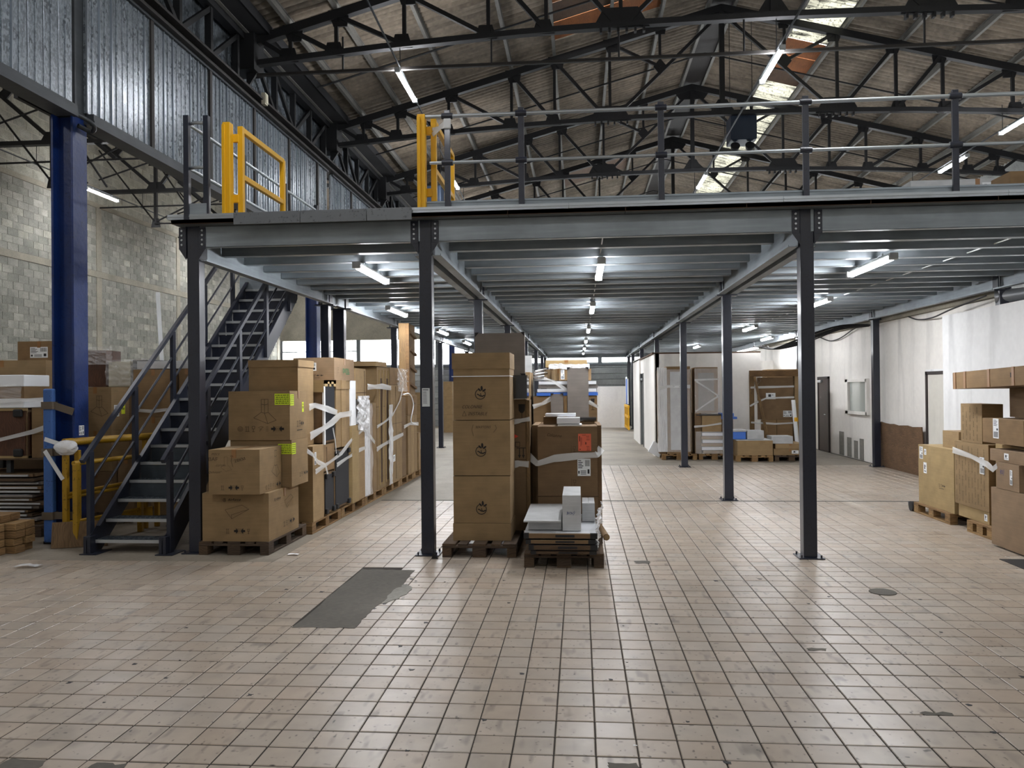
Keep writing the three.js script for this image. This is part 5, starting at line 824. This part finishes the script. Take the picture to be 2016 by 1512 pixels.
[['silver wrapped tray on the orange-labelled carton, lower one', [-0.26, 0.02], [1.362, 1.385], -9.25, M.foam], ['silver wrapped tray on the orange-labelled carton, front one', [-0.27, 0.0], [1.387, 1.46], -9.27, M.whiteGloss], ['dark silver wrapped tray set back on the right', [-0.0, 0.2], [1.40, 1.45], -9.7, M.blackFilm], ['crumpled white packet set back on the left of the silver trays', [-0.42, -0.05], [1.386 + 0.075, 1.5], -9.6, M.whiteGloss]].forEach(([l, X, Y, z, m]) => carton(l, X, Y, [z, z - 0.34], m, { name: 'packet', cat: 'packet', flaps: false, bulge: 0.003 }));
[['thin support carton under the dark silver tray', [-0.02, 0.18], [1.362, 1.4]], ['thin support carton under the white packet', [-0.45, -0.28], [1.362, 1.46]]].forEach(([l, X, Y]) => carton(l, X, Y, [-9.72, -10.1], M.c5, { flaps: false, n: 2 }));

// ---------------------------------------------------------------- high load behind the centre
pallet('pallet under the high mixed load behind the centre', -0.62, -10.62, 0.86, 1.6, { old: true });
carton('wide brown carton with a fragile glass mark at the base of the high load', [-0.625, 0.235], [PT, 1.7], [-10.66, -12.1], M.c3, { prints: [['glassUp', '+z', 0.37, 0.66, 0.07, 0.17, 'handling_marks']] });
carton('grey board panel with black corners standing against the high load, tall one', [-0.163, 0.12], [1.1, 2.08], [-10.58, -10.63], M.greyCard, { name: 'panel', cat: 'panel', flaps: false, body: 'board', bulge: 0.001, n: 2 });
carton('grey board panel with black corners standing against the high load, short one', [-0.386, -0.22], [1.1, 1.735], [-10.58, -10.63], M.greyCard, { name: 'panel', cat: 'panel', flaps: false, body: 'board', bulge: 0.001, n: 2 });
{ const t = thing('corner_guards', 'black corner guards on the two grey panels of the high load', 'corner guards'); for (const [x, y, s] of [[-0.165, 2.085, 1], [0.122, 2.085, -1], [-0.388, 1.74, 1], [-0.218, 1.74, -1]]) part(t, 'corner', plate([[x, y], [x + s * 0.045, y], [x, y - 0.035]], 0.06, -10.6), M.black); part(t, 'pine_edge', cx(-0.215, -0.17, 1.1, 1.7, -10.63, -10.58), M.pine); }
ribbon('white band sloping over the wide carton of the high load, left', [[-0.63, 1.56, -10.64], [-0.5, 1.6, -10.64], [-0.38, 1.67, -10.64]], 0.07, [0, 0, 1]); ribbon('white band sloping over the wide carton of the high load, right', [[0.12, 1.62, -10.64], [0.24, 1.55, -10.64]], 0.06, [0, 0, 1]);
for (let k = 0; k < 4; k++) carton(['blue edged flat pack lying lowest on the high load', 'white flat pack lying second on the high load', 'grey silver flat pack lying third on the high load', 'white flat pack lying uppermost on the high load'][k], [-0.58 + k * 0.01, 0.245 - (k % 2) * 0.02], [1.705 + k * 0.051, 1.753 + k * 0.051], [-10.68 + rr(-0.03, 0.03), -11.9], [M.bluePack, M.whiteGloss, M.greyCard, M.whiteGloss][k], { name: 'flat_pack', cat: 'flat pack', flaps: false, bulge: 0.001, n: 2 });
ribbon('white band crossing the flat packs of the high load', [[-0.48, 1.94, -10.63], [-0.35, 1.9, -10.63], [-0.17, 1.78, -10.63]], 0.05, [0, 0, 1]);
carton('brown carton, left of the two on the flat packs of the high load', [-0.43, -0.3], [1.912, 2.08], [-10.9, -11.6], M.c1, { turn: 0.25 }); carton('brown carton with a white tag on the flat packs of the high load', [-0.28, 0.16], [1.912, 2.075], [-10.85, -11.7], M.c3, { prints: [['labelTall', '+z', -0.17, 0, 0.05, 0.13, 'label']] });
carton('long flat brown carton crowning the high load', [-0.47, 0.11], [2.1, 2.2], [-11.0, -11.7], M.c4, {});
film('white film bunched between the cartons crowning the high load', [-0.42, 2.06, -10.84], [0.56, 0, 0], [0, 0.07, -0.05], M.filmDense, 0.03);
carton('brown carton with torn top left of the high load', [-0.86, -0.67], [PT, 2.03], [-10.7, -11.4], M.c2, { tape: false });
carton('white panel edge standing behind the tall grey board panel', [-0.85, -0.7], [0, 2.3], [-11.6, -11.7], M.whiteCard, { name: 'panel', cat: 'panel', flaps: false, body: 'board', n: 2 });
{ const t = thing('metal_offcuts', 'twisted pale metal offcuts on the left of the high load', 'offcuts'); for (let k = 0; k < 7; k++) part(t, 'offcut', bar([-0.64 + rr(0, 0.03), 1.92 + k * 0.022, -10.85 - rr(0, 0.2)], [-0.5 + rr(0, 0.05), 1.94 + k * 0.024, -10.9 - rr(0, 0.3)], 0.03, 0.014), k % 2 ? M.greyCard : M.foam); part(t, 'bracket', cx(-0.63, -0.45, 1.912, 1.925, -11.2, -10.85), M.pipeGrey); }

// ---------------------------------------------------------------- far aisle
carton('large white panel leaning at the end of the aisle', [0.8, 2.08], [0.0, 1.89], [-36.2, -36.28], M.white, { name: 'panel', cat: 'panel', flaps: false, body: 'board', n: 2, bulge: 0.001 });
{ const t = thing('barrier', 'yellow barrier at the far end of the aisle beside the navy columns', 'barrier'); for (let k = 0; k < 6; k++) part(t, 'upright', cx(2.0, 2.04, 0.05, 1.05, -32.9 - k * 0.55, -32.86 - k * 0.55), M.yellow); for (const y of [0.12, 0.6, 1.03]) part(t, 'rail', cx(1.99, 2.05, y - 0.05, y + 0.05, -35.7, -32.8), M.yellow); part(t, 'mesh_panel', bx(2.02, 2.025, 0.1, 1.0, -35.6, -32.9), M.yellowOld); }
{ const t = thing('door_pack', 'white framed glazed panel stored above the far yellow barrier', 'panel'); part(t, 'frame', merge([bx(2.05, 2.1, 1.1, 2.3, -35.6, -35.5), bx(2.05, 2.1, 1.1, 2.3, -34.3, -34.2), bx(2.05, 2.1, 2.2, 2.3, -35.6, -34.2)]), M.foam); part(t, 'glazing', bx(2.07, 2.08, 1.1, 2.2, -35.5, -34.3), M.bluePack); part(t, 'foot', bx(2.05, 2.1, 0, 1.1, -35.6, -34.2), M.slate); }
for (const [l, x, z, y1, m] of [['stack of pale planks and cartons far behind the notice column', -5.9, -32.8, 2.15, M.c2], ['grey wrapped slab pile far behind the notice column', -5.2, -33.4, 1.6, M.greyCard], ['brown carton pile beside the far blue column', -6.9, -32.6, 1.7, M.c1]]) carton(l, [x, x + 0.55], [0, y1], [z, z - 0.9], m, { seams: [y1 * 0.35, y1 * 0.7], tape: false });

// ---------------------------------------------------------------- wrapped goods by the partition
pallet('pallet under the tall wrapped white front carton by the partition', 2.03, -19.86, 0.86, 1.0); pallet('pallet under the striped film carton by the partition', 2.94, -19.9, 0.78, 0.9); pallet('pallet under the square brown carton left of the lone column', 3.75, -19.35, 0.86, 1.2); pallet('dark pallet under the flat brown boxes right of the square carton', 4.66, -19.4, 0.8, 1.2, { old: true });
{
  const t = carton('tall wrapped brown carton with a white front panel by the partition', [2.16, 2.745], [PT, 2.33], [-19.9, -20.5], M.c3, { flaps: false, bulge: 0.002, n: 3, prints: [['labelTiny', '+z', 0.1, -0.2, 0.1, 0.12, 'label']] }); part(t, 'white_front', bx(-0.2, 0.2, 0.1, 2.05, 0.3, 0.31), M.whiteCard);
  carton('wrapped brown bundle left of the tall white front carton', [1.98, 2.14], [PT, 2.25], [-19.95, -20.5], M.c5, { name: 'bundle', cat: 'bundle', flaps: false, seams: [0.5, 1.1, 1.7], n: 3 });
  film('clear film round the left side of the tall white front carton', [1.93, 0.2, -19.88], [0.24, 0, 0], [0, 2.1, 0], M.filmDense, 0.03); film('clear film over the tall white front carton', [2.16, 0.2, -19.86], [0.57, 0, 0], [0, 2.05, 0], M.film, 0.012);
  ribbon('white band round the tall white front carton', [[1.98, 1.78, -19.85], [2.2, 1.83, -19.85], [2.74, 1.82, -19.85]], 0.1, [0, 0, 1]);
  const c = carton('tall brown carton under striped film, second by the partition', [2.87, 3.435], [1.16, 2.305], [-20.0, -20.6], M.c3, { flaps: false, bulge: 0.002, n: 3 }); part(c, 'pale_front', bx(-0.2, 0.19, 0.05, 1.0, 0.3, 0.31), M.greyCard);
  for (const [x, l] of [[2.85, 'dark wrapped carton stack below the striped film carton, left']]) carton(l, [2.86, 3.02], [PT, 1.158], [-20.0, -20.6], M.c5, { n: 3 });
  carton('brown double carton tied with a band below the striped film', [3.03, 3.5], [0.69, 1.09], [-19.93, -20.5], M.c2, { slots: [], seams: [], flapX: true }); carton('thin dark tray on top of the tied double carton', [2.9, 3.5], [1.095, 1.13], [-19.95, -20.5], M.blackFilm, { name: 'packet', cat: 'packet', flaps: false, n: 2 });
  for (let k = 0; k < 6; k++) carton(['lowest', 'second', 'third', 'fourth', 'fifth', 'topmost'][k] + ' white edged flat pack in the wrapped pile by the partition', [3.03 + rr(-0.03, 0.02), 3.68 + rr(-0.03, 0.02)], [PT + k * 0.089, PT + 0.083 + k * 0.089], [-19.93, -20.5], k % 2 ? M.whiteGloss : M.c2, { name: 'flat_pack', cat: 'flat pack', flaps: false, n: 2 });
  film('clear film down the flat packs by the partition', [2.86, 0.15, -19.9], [0.84, 0, 0], [0, 0.55, 0], M.film, 0.025);
  film('striped clear film over the second tall carton by the partition', [2.86, 1.15, -19.97], [0.57, 0, 0], [0, 1.12, 0], M.film, 0.02);
  ribbon('white band zigzagging down over the striped film carton', [[2.9, 1.95, -19.95], [3.2, 1.75, -19.95], [3.44, 1.58, -19.95], [3.2, 1.42, -19.95], [2.88, 1.2, -19.95]], 0.05, [0, 0, 1]); ribbon('white band across the tied double carton', [[2.83, 0.82, -19.9], [3.1, 0.84, -19.9], [3.5, 0.9, -19.9]], 0.06, [0, 0, 1]); ribbon('white band at the top of the striped film carton', [[2.86, 1.98, -19.95], [3.44, 2.0, -19.95]], 0.06, [0, 0, 1]);
  carton('low white and blue flat packs pile left of the square carton', [3.5, 3.9], [1.0, 1.06], [-20.0, -20.5], M.bluePack, { name: 'flat_pack', cat: 'flat pack', flaps: false, n: 2 });
  carton('dark blue flat pack on top of the little pile behind the column', [3.52, 3.82], [1.065, 1.15], [-20.0, -20.5], M.bluePack, { name: 'flat_pack', cat: 'flat pack', flaps: false, n: 2 }); carton('brown carton carrying the blue flat packs behind the column', [3.52, 3.8], [PT + 0.54, 0.998], [-20.0, -20.5], M.c5, { n: 3 });
}
carton('square low brown carton beside the second aisle column', [3.78, 4.61], [PT, 0.5], [-19.38, -20.3], M.c2, { tape: false }); carton('flat white card lying on the square low carton', [3.76, 4.58], [0.503, 0.53], [-19.4, -20.3], M.whiteCard, { name: 'packet', cat: 'packet', flaps: false, n: 2 });
carton('white box on the square low carton beside the column', [4.03, 4.42], [0.533, 0.74], [-19.45, -19.9], M.whiteCard, { tape: false }); carton('blue and white packet on the square low carton', [3.66, 4.0], [0.533, 0.71], [-19.5, -19.9], M.bluePack, { name: 'packet', cat: 'packet', flaps: false, n: 2 }); carton('white packet lying over the blue packet', [3.58, 4.02], [0.713, 0.76], [-19.5, -20.0], M.whiteCard, { name: 'packet', cat: 'packet', flaps: false, n: 2 });
carton('flat brown box on the dark pallet, lower one', [4.64, 5.4], [PT, 0.3], [-19.42, -20.4], M.c1, { n: 3, prints: [['labelTiny', '+z', 0.12, 0, 0.16, 0.08, 'label']] }); carton('flat brown box on the dark pallet, upper one', [4.68, 5.38], [0.303, 0.42], [-19.42, -20.4], M.c2, { n: 3 }); carton('white open tray box on the flat brown boxes', [4.6, 5.1], [0.423, 0.6], [-19.45, -19.95], M.whiteCard, { tape: false });
pallet('pallet under the pale framed stack of brown cartons', 4.45, -20.78, 1.15, 0.8, { alongX: true });
{
  const u = carton('two-tier brown carton in the pale timber frame, upper', [4.58, 5.5], [0.95, 2.04], [-20.85, -21.5], M.c5, { tape: false, seams: [0.58], prints: [['labelTiny', '+z', -0.12, 0.06, 0.24, 0.16, 'label'], ['label', '+z', 0.3, -0.4, 0.22, 0.16, 'label']] });
  carton('brown carton below in the pale timber frame, left', [4.66, 5.06], [PT, 0.945], [-20.85, -21.5], M.c3, { tape: false, n: 3 }); carton('brown carton below in the pale timber frame, right', [5.07, 5.46], [PT, 0.945], [-20.85, -21.5], M.c3, { tape: false, n: 3 });
  const t = thing('packing_crate', 'pale cardboard and timber frame round the tall brown cartons', 'frame'); part(t, 'post', cx(4.38, 4.5, PT, 2.2, -21.0, -20.82), M.pine); part(t, 'post', cx(5.52, 5.66, PT, 2.2, -21.0, -20.82), M.c2); part(t, 'head', cx(4.38, 5.66, 2.06, 2.22, -21.2, -20.8), M.pineB);
  carton('brown carton rising behind the pale framed stack', [5.0, 5.9], [PT, 2.26], [-21.55, -22.1], M.c3, { tape: false });
  const b = thing('timber_batten', 'long pale batten leaning across the framed cartons', 'batten'); part(b, 'batten', bar([4.5, 2.05, -20.76], [4.82, 0.16, -20.5], 0.05, 0.05), M.pine);
  const r = thing('plastic_roll', 'yellow and white plastic roll standing against the framed cartons', 'roll'); part(r, 'roll', rod([5.52, 0.16, -20.6], [5.46, 1.45, -20.75], 0.05, 14), M.foam); part(r, 'yellow_sleeve', rod([5.5, 0.9, -20.68], [5.497, 1.0, -20.69], 0.056, 14), M.yellow);
  ribbon('white band on the framed cartons, top', [[4.4, 1.78, -20.8], [5.0, 1.79, -20.8], [5.5, 1.8, -20.8]], 0.07, [0, 0, 1]); ribbon('white band on the framed cartons, middle', [[4.38, 1.3, -20.78], [4.6, 1.42, -20.78], [4.8, 1.5, -20.8], [5.5, 1.52, -20.8]], 0.06, [0, 0, 1]); ribbon('white band on the framed cartons, low', [[4.4, 0.88, -20.78], [5.0, 0.84, -20.78], [5.46, 0.86, -20.78]], 0.06, [0, 0, 1]);
  const h = thing('foam_offcut', 'white foam profile leaning at the partition corner', 'offcut'); part(h, 'profile', (() => { const g = cx(-0.16, 0.16, 0, 0.3, -0.05, 0.05, 0.01); g.rotateZ(-0.5); g.translate(1.86, 0.1, -20.3); return g; })(), M.foam);
}
// ---------------------------------------------------------------- cartons at the right edge
pallet('pallet under the pale yellow carton at the right', 4.72, -10.56, 1.0, 1.1); pallet('pallet under the speckled carton at the right edge', 4.72, -9.5, 1.0, 0.62);
{
  const pr = (n, s) => [['tests', '-x', -0.0, 0, n, s, 'print']];
  carton('large pale yellow carton with three white labels on the right pallet', [4.76, 5.5], [PT, 0.965], [-10.52, -11.58], M.c4, { bulge: 0.008, tape: false, prints: [['labelTall', '-x', -0.43, 0.3, 0.11, 0.17, 'label'], ['labelTiny', '-x', -0.3, 0.32, 0.07, 0.08, 'label'], ['labelTiny', '-x', -0.3, 0.1, 0.1, 0.15, 'label'], ['smallMarks', '-x', 0.2, -0.1, 0.2, 0.1, 'print']] });
  carton('small taped brown carton on the large pale yellow carton', [4.86, 5.2], [0.968, 1.19], [-10.6, -11.05], M.c2, { flapX: true, prints: [] });
  carton('tall speckle-printed carton wrapped with a white band, right side', [4.76, 5.35], [0.3, 1.09], [-9.66, -10.5], M.c1, { bulge: 0.01, tape: false, turn: 0, prints: [['tests', '-x', -0.18, 0.0, 0.42, 0.72, 'print'], ['tests', '-x', 0.2, 0.0, 0.38, 0.7, 'print'], ['labelTall', '-x', 0.28, 0.14, 0.11, 0.2, 'label']] });
  carton('low pale carton under the speckle-printed one, label at its corner', [4.78, 5.4], [PT, 0.297], [-9.7, -10.45], M.c4, { tape: false, prints: [['labelTiny', '-x', 0.3, 0.0, 0.07, 0.08, 'label']] });
  carton('speckle-printed carton standing open on the wrapped one', [4.76, 5.0], [1.093, 1.565], [-9.8, -10.32], M.c1, { tape: false, bulge: 0.006, prints: [['tests', '-x', 0, 0, 0.46, 0.42, 'print']] });
  carton('speckle-printed carton behind the small taped one at the edge', [4.82, 5.4], [PT, 1.11], [-9.0, -9.62], M.c4, { tape: false, prints: [['tests', '-x', 0.0, 0.1, 0.3, 0.6, 'print']] });
  carton('long brown carton with white label on the speckle-printed cartons', [4.62, 5.1], [1.142, 1.415], [-8.66, -9.5], M.c3, { tape: false, prints: [['labelTall', '-x', -0.12, 0.03, 0.12, 0.22, 'label']] });
  carton('grey brown carton with cut hand-hole at the right edge', [4.6, 5.1], [0.95, 1.08], [-8.5, -9.3], M.c6, { tape: false, prints: [['labelTiny', '-x', -0.05, 0.0, 0.09, 0.07, 'label']] });
  carton('brown carton below the hand-hole one, black cup mark on it', [4.58, 4.86], [0.66, 0.945], [-8.68, -9.13], M.c6, { tape: false, prints: [['labelTall', '-x', 0.08, 0, 0.05, 0.16, 'label'], ['scribble', '-x', -0.1, 0.04, 0.1, 0.1, 'print']] });
  carton('large plain brown carton on the floor at the right edge', [4.58, 5.5], [0.02, 0.655], [-8.2, -9.25], M.c6, { tape: false, bulge: 0.012, slots: [] });
  carton('brown carton standing on edge under the long overhanging carton', [4.95, 5.4], [1.418, 1.75], [-8.5, -9.45], M.c5, { tape: false });
  const lt = carton('long flat brown carton with dark tape stripes overhanging the right stack', [4.58, 5.3], [1.775, 1.975], [-8.1, -10.12], M.c3, { tape: false, flapX: true }); lt.rotation.x = -0.028; for (const z of [0.95, 0.7, 0.15, -0.35, -0.8]) part(lt, 'tape_stripe', merge([bx(-0.368, -0.36, 0, 0.2, -z - 0.025, -z + 0.025), bx(-0.366, 0.3, 0.199, 0.2015, -z - 0.025, -z + 0.025)]), M.tapeBrown); part(lt, 'hand_hole', bx(-0.367, -0.36, 0.09, 0.14, 0.3, 0.36), M.black);
  const pl_ = thing('carton_support', 'brown carton carrying the far end of the long overhanging carton', 'box'); part(pl_, 'carton', softBox(0.4, 0.34, 0.3, 0.003).translate(5.26, 1.585, -9.62), M.c5);
  ribbon('white band round the speckle-printed carton', [[4.735, 0.97, -10.5], [4.725, 0.93, -10.0], [4.72, 0.87, -9.62], [4.6, 0.85, -9.25], [4.57, 0.9, -9.1]], 0.09, [-1, 0, 0]);
  const m = thing('floor_mat', 'dark sheet on the floor in front of the right edge cartons', 'mat'); part(m, 'sheet', bx(4.28, 4.57, 0.0, 0.006, -8.5, -7.6), M.dark);
  const k = thing('pallet_jack_wheel', 'dark wheel of a pallet truck behind the pale yellow carton', 'wheel'); part(k, 'wheel', rod([4.7, 0.07, -11.72], [4.78, 0.07, -11.72], 0.07, 20), M.black); part(k, 'fork_tip', bx(4.72, 5.3, 0.06, 0.12, -11.85, -11.8), M.slate);
}
carton('long white topped carton lying on the platform behind the railing', [3.9, 5.4], [3.71, 4.2], [-9.6, -10.4], M.whiteCard, { prints: [['labelTiny', '+z', 0.1, 0.15, 0.1, 0.1, 'label']] }); carton('low brown carton on the platform right of the white topped one', [4.7, 6.0], [3.71, 4.12], [-9.0, -9.4], M.c3, {});

// ---------------------------------------------------------------- goods left of the blue column
pallet('old pallet under the mixed goods left of the blue column', -7.95, -9.35, 1.2, 0.8, { alongX: true, old: true }); pallet('old pallet under the flat pack pile left of the blue column', -7.9, -10.2, 1.2, 0.8, { alongX: true, old: true });
{
  for (let k = 0; k < 13; k++) { const a = -7.75 + rr(-0.1, 0.14), y = PT + 0.002 + k * 0.05; const t = carton(`white edged flat pack, ${['lowest', 'second', 'third', 'fourth', 'fifth', 'sixth', 'seventh', 'eighth', 'ninth', 'tenth', 'eleventh', 'twelfth', 'topmost'][k]} of the pile left of the blue column`, [a, a + rr(0.85, 0.98)], [y, y + rr(0.03, 0.046)], [-9.42 + rr(-0.05, 0.06), -10.05], [M.c5, M.greyCard, M.palOld][k % 3], { name: 'flat_pack', cat: 'flat pack', flaps: false, n: 2, bulge: 0.001 }); part(t, 'white_edge', bx(-0.4, 0.4, 0.006, 0.028, 0.28, 0.335), M.whiteCard); }
  const sh = thing('shelf_frame', 'grey metal frame carrying the cartons above the flat pack pile', 'frame'); for (const x of [-7.8, -7.25, -6.72]) part(sh, 'leg', cx(x - 0.03, x + 0.03, 0.8, 0.97, -9.5, -9.44), M.flash); part(sh, 'deck', cx(-7.95, -6.62, 0.965, 0.985, -10.1, -9.38), M.palOld); for (const x of [-7.8, -6.72]) part(sh, 'rear_leg', cx(x - 0.03, x + 0.03, 0.8, 0.97, -10.08, -10.02), M.flash);
  const a = appliance('upended appliance with reddish wooden base and black corner feet', [-7.9, -6.96], [0.988, 1.62], [-9.4, -9.9], M.woodDoor, {}); part(a, 'wooden_face', cx(-0.44, 0.44, 0.03, 0.6, 0.24, 0.256), M.woodDoor); for (const x of [-0.1, 0.36]) for (const y of [0.07, 0.57]) part(a, 'foot', cx(x - 0.06, x + 0.06, y - 0.05, y + 0.05, 0.25, 0.3, 0.02, 2), M.black); part(a, 'cardboard_rim', merge([bx(-0.46, 0.47, 0.6, 0.632, 0.24, 0.27), bx(-0.46, 0.47, 0, 0.03, 0.24, 0.27)]), M.c4);
  carton('brown carton right of the upended appliance, lower', [-6.94, -6.6], [0.988, 1.29], [-9.45, -9.95], M.c3, {}); carton('brown carton right of the upended appliance, upper', [-6.94, -6.6], [1.293, 1.62], [-9.45, -9.95], M.c1, {});
  const f = carton('film wrapped carton between white foam caps left of the blue column', [-7.9, -6.99], [1.624, 2.04], [-9.38, -9.85], M.c3, { flaps: false, bulge: 0.002 }); part(f, 'foam_cap', cx(-0.46, 0.462, 0.27, 0.42, -0.24, 0.245, 0.012, 2), M.foam); part(f, 'foam_cap', cx(-0.46, 0.462, 0.0, 0.12, -0.24, 0.245, 0.012, 2), M.foam);
  film('clear film round the foam capped carton', [-7.9, 1.72, -9.355], [0.9, 0, 0], [0, 0.2, 0], M.film, 0.02);
  carton('brown carton behind the foam caps, its bright end facing right', [-8.3, -7.07], [1.64, 2.25], [-9.9, -10.3], M.c1, { prints: [['labelTiny', '+x', 0.1, -0.2, 0.06, 0.1, 'label']] });
  carton('brown support carton under the cartons left of the blue column', [-8.3, -7.0], [PT, 1.636], [-10.2, -10.9], M.c5, {});
  carton('brown carton with white label topmost left of the blue column', [-7.78, -7.15], [1.64, 2.53], [-10.32, -10.85], M.c3, { slots: [], prints: [['label', '+z', 0.0, 0.29, 0.26, 0.15, 'label']] });
  ribbon('pale band round the upended appliance and cartons, lower', [[-7.9, 1.18, -9.3], [-7.3, 1.22, -9.3], [-6.9, 1.32, -9.4], [-6.6, 1.42, -9.42]], 0.07, [0, 0, 1]); ribbon('pale band under the foam caps left of the blue column', [[-7.9, 1.66, -9.33], [-7.0, 1.72, -9.33], [-6.6, 1.74, -9.42]], 0.06, [0, 0, 1]);
  for (let r = 0; r < 5; r++) for (let k = 0; k < 3; k++) { const x1 = -6.36 + rr(-0.02, 0.03) - (r > 3 ? 0.16 : 0) - (k === 0 ? 0.12 : 0), z = -8.2 - k * 0.17; const t = thing('timber_beam', ['bottom', 'second', 'middle', 'fourth', 'top'][r] + ' layer ' + ['front', 'centre', 'rear'][k] + ' beam of the pale timber stack at the left edge', 'beam'); part(t, 'beam', cx(x1 - 1.5, x1, r * 0.086, r * 0.086 + 0.08, z - 0.15, z, 0.005), r % 2 ? M.palB : M.pal); }
}
// goods seen between the blue column and the stair
{
  pallet('pallet under the hood carton behind the yellow barrier', -7.0, -10.4, 0.8, 0.8, { old: true });
  carton('brown carton printed with a hood drawing behind the blue column', [-6.95, -6.48], [1.282, 1.885], [-10.42, -10.85], M.c1, { prints: [['hood', '+z', 0.06, 0.04, 0.28, 0.3, 'drawing'], ['labelTall', '+x', -0.1, -0.03, 0.12, 0.16, 'label'], ['yellowSmall', '+x', 0.06, 0.0, 0.09, 0.16, 'sticker']] });
  carton('brown carton with clamp marks below the hood carton behind the barrier', [-6.95, -6.48], [0.72, 1.28], [-10.42, -10.85], M.c1, { prints: [['marksFront', '+z', 0.0, 0.16, 0.34, 0.09, 'handling_marks']] }); carton('lowest brown carton below the hood carton behind the barrier', [-6.95, -6.48], [PT, 0.717], [-10.42, -10.85], M.c5, { prints: [['marksFront', '+x', 0.0, -0.1, 0.24, 0.1, 'handling_marks']] });
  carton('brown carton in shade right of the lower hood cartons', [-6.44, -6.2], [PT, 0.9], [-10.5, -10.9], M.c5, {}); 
  for (const [X, Y, l, m] of [[[-6.5, -5.9], [1.45, 2.14], 'large brown carton with white band seen through the stair rails, upper', M.c3], [[-6.5, -5.9], [0.02, 1.447], 'large brown carton seen through the stair rails, lower', M.c1]]) carton(l, X, Y, [-11.0, -11.6], m, { lid: 0.0, prints: [] });
  ribbon('white band round the large cartons seen through the stair rails', [[-6.5, 1.55, -10.97], [-6.2, 1.53, -10.97], [-5.9, 1.56, -10.97]], 0.06, [0, 0, 1]);
  carton('brown carton at the right of the large carton behind the stair rails', [-5.86, -5.62], [0.02, 2.15], [-11.1, -11.6], M.c3, { seams: [1.7] });
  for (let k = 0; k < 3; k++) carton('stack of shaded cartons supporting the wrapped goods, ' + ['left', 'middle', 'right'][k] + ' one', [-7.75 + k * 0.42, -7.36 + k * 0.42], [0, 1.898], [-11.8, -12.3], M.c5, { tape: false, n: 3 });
  carton('reddish wooden case with film on top behind the blue column', [-7.74, -7.42], [1.9, 2.48], [-11.8, -12.2], M.woodDoor, { name: 'wooden_case', cat: 'case', flaps: false, seams: [0.28] }); film('clear film drooping over the reddish wooden case', [-7.72, 2.25, -11.77], [0.42, 0, 0], [0, 0.28, 0], M.film, 0.03);
  carton('pale film wrapped parcel between wooden case and blue bundle', [-7.38, -7.02], [1.9, 2.3], [-11.8, -12.2], M.beige, { name: 'parcel', cat: 'parcel', flaps: false }); carton('blue grey striped bundle wrapped in film behind the stair rails', [-6.98, -6.62], [1.9, 2.32], [-11.8, -12.2], M.flash, { name: 'bundle', cat: 'bundle', flaps: false });
  film('crinkled film over the pale parcel behind the stair', [-7.4, 1.92, -11.77], [0.4, 0, 0], [0, 0.4, 0], M.film, 0.03); film('crinkled film over the blue grey bundle behind the stair', [-7.0, 1.92, -11.77], [0.4, 0, 0], [0, 0.42, 0], M.film, 0.03);
  carton('long white foam wrapped pack on cartons behind the stair handrail', [-6.5, -5.6], [2.153, 2.27], [-11.1, -11.6], M.whiteCard, { name: 'packet', cat: 'packet', flaps: false }); carton('small brown carton beside the long white pack behind the stair', [-6.55, -6.4], [2.145, 2.28], [-11.62, -11.9], M.c5, { n: 3 });
  const p = thing('plastic_tube', 'long white plastic profile leaning behind the stair handrail', 'profile'); part(p, 'profile', bar([-6.9, 3.45, -12.4], [-6.35, 0.02, -11.75], 0.06, 0.03), M.foam);
  const cg = thing('pale_crate', 'pale slatted crate silhouetted against the far window', 'crate'); for (let k = 0; k < 9; k++) part(cg, 'slat', bx(-7.2 + k * 0.12, -7.12 + k * 0.12, 2.05, 2.42, -17.4, -17.34), M.beige); part(cg, 'body', bx(-7.22, -6.1, 0, 2.05, -18.0, -17.4), M.c5); part(cg, 'top', bx(-7.22, -6.1, 2.4, 2.44, -18.0, -17.36), M.beige);
}
// bits on the floor
{
  const mk = (x, z, s, l, m) => { const t = thing('plastic_scrap', l, 'scrap'); const g = new THREE.PlaneGeometry(s, s * 0.5, 10, 6), p = g.attributes.position; for (let i = 0; i < p.count; i++) p.setZ(i, 0.004 + 0.05 * s * 3 * fbm(p.getX(i) / s + 1, p.getY(i) / s + 1, 5, 5, 2, 9)); g.rotateX(-Math.PI / 2); g.translate(x, 0.001, z); g.computeVertexNormals(); part(t, 'scrap', g, m); };
  mk(-5.72, -7.72, 0.24, 'scrap of clear plastic on the floor left of the stair foot', M.filmDense); mk(-3.15, -8.42, 0.12, 'white paper scrap on the tiles beside the stair stack pallet', M.foam); mk(0.26, -4.0, 0.02, 'tiny white fleck on the tiles near the bottom edge', M.foam);
}
scene.traverse((o) => { if (o.isLight && o.shadow) o.castShadow = true; });
renderer.render(scene, camera);
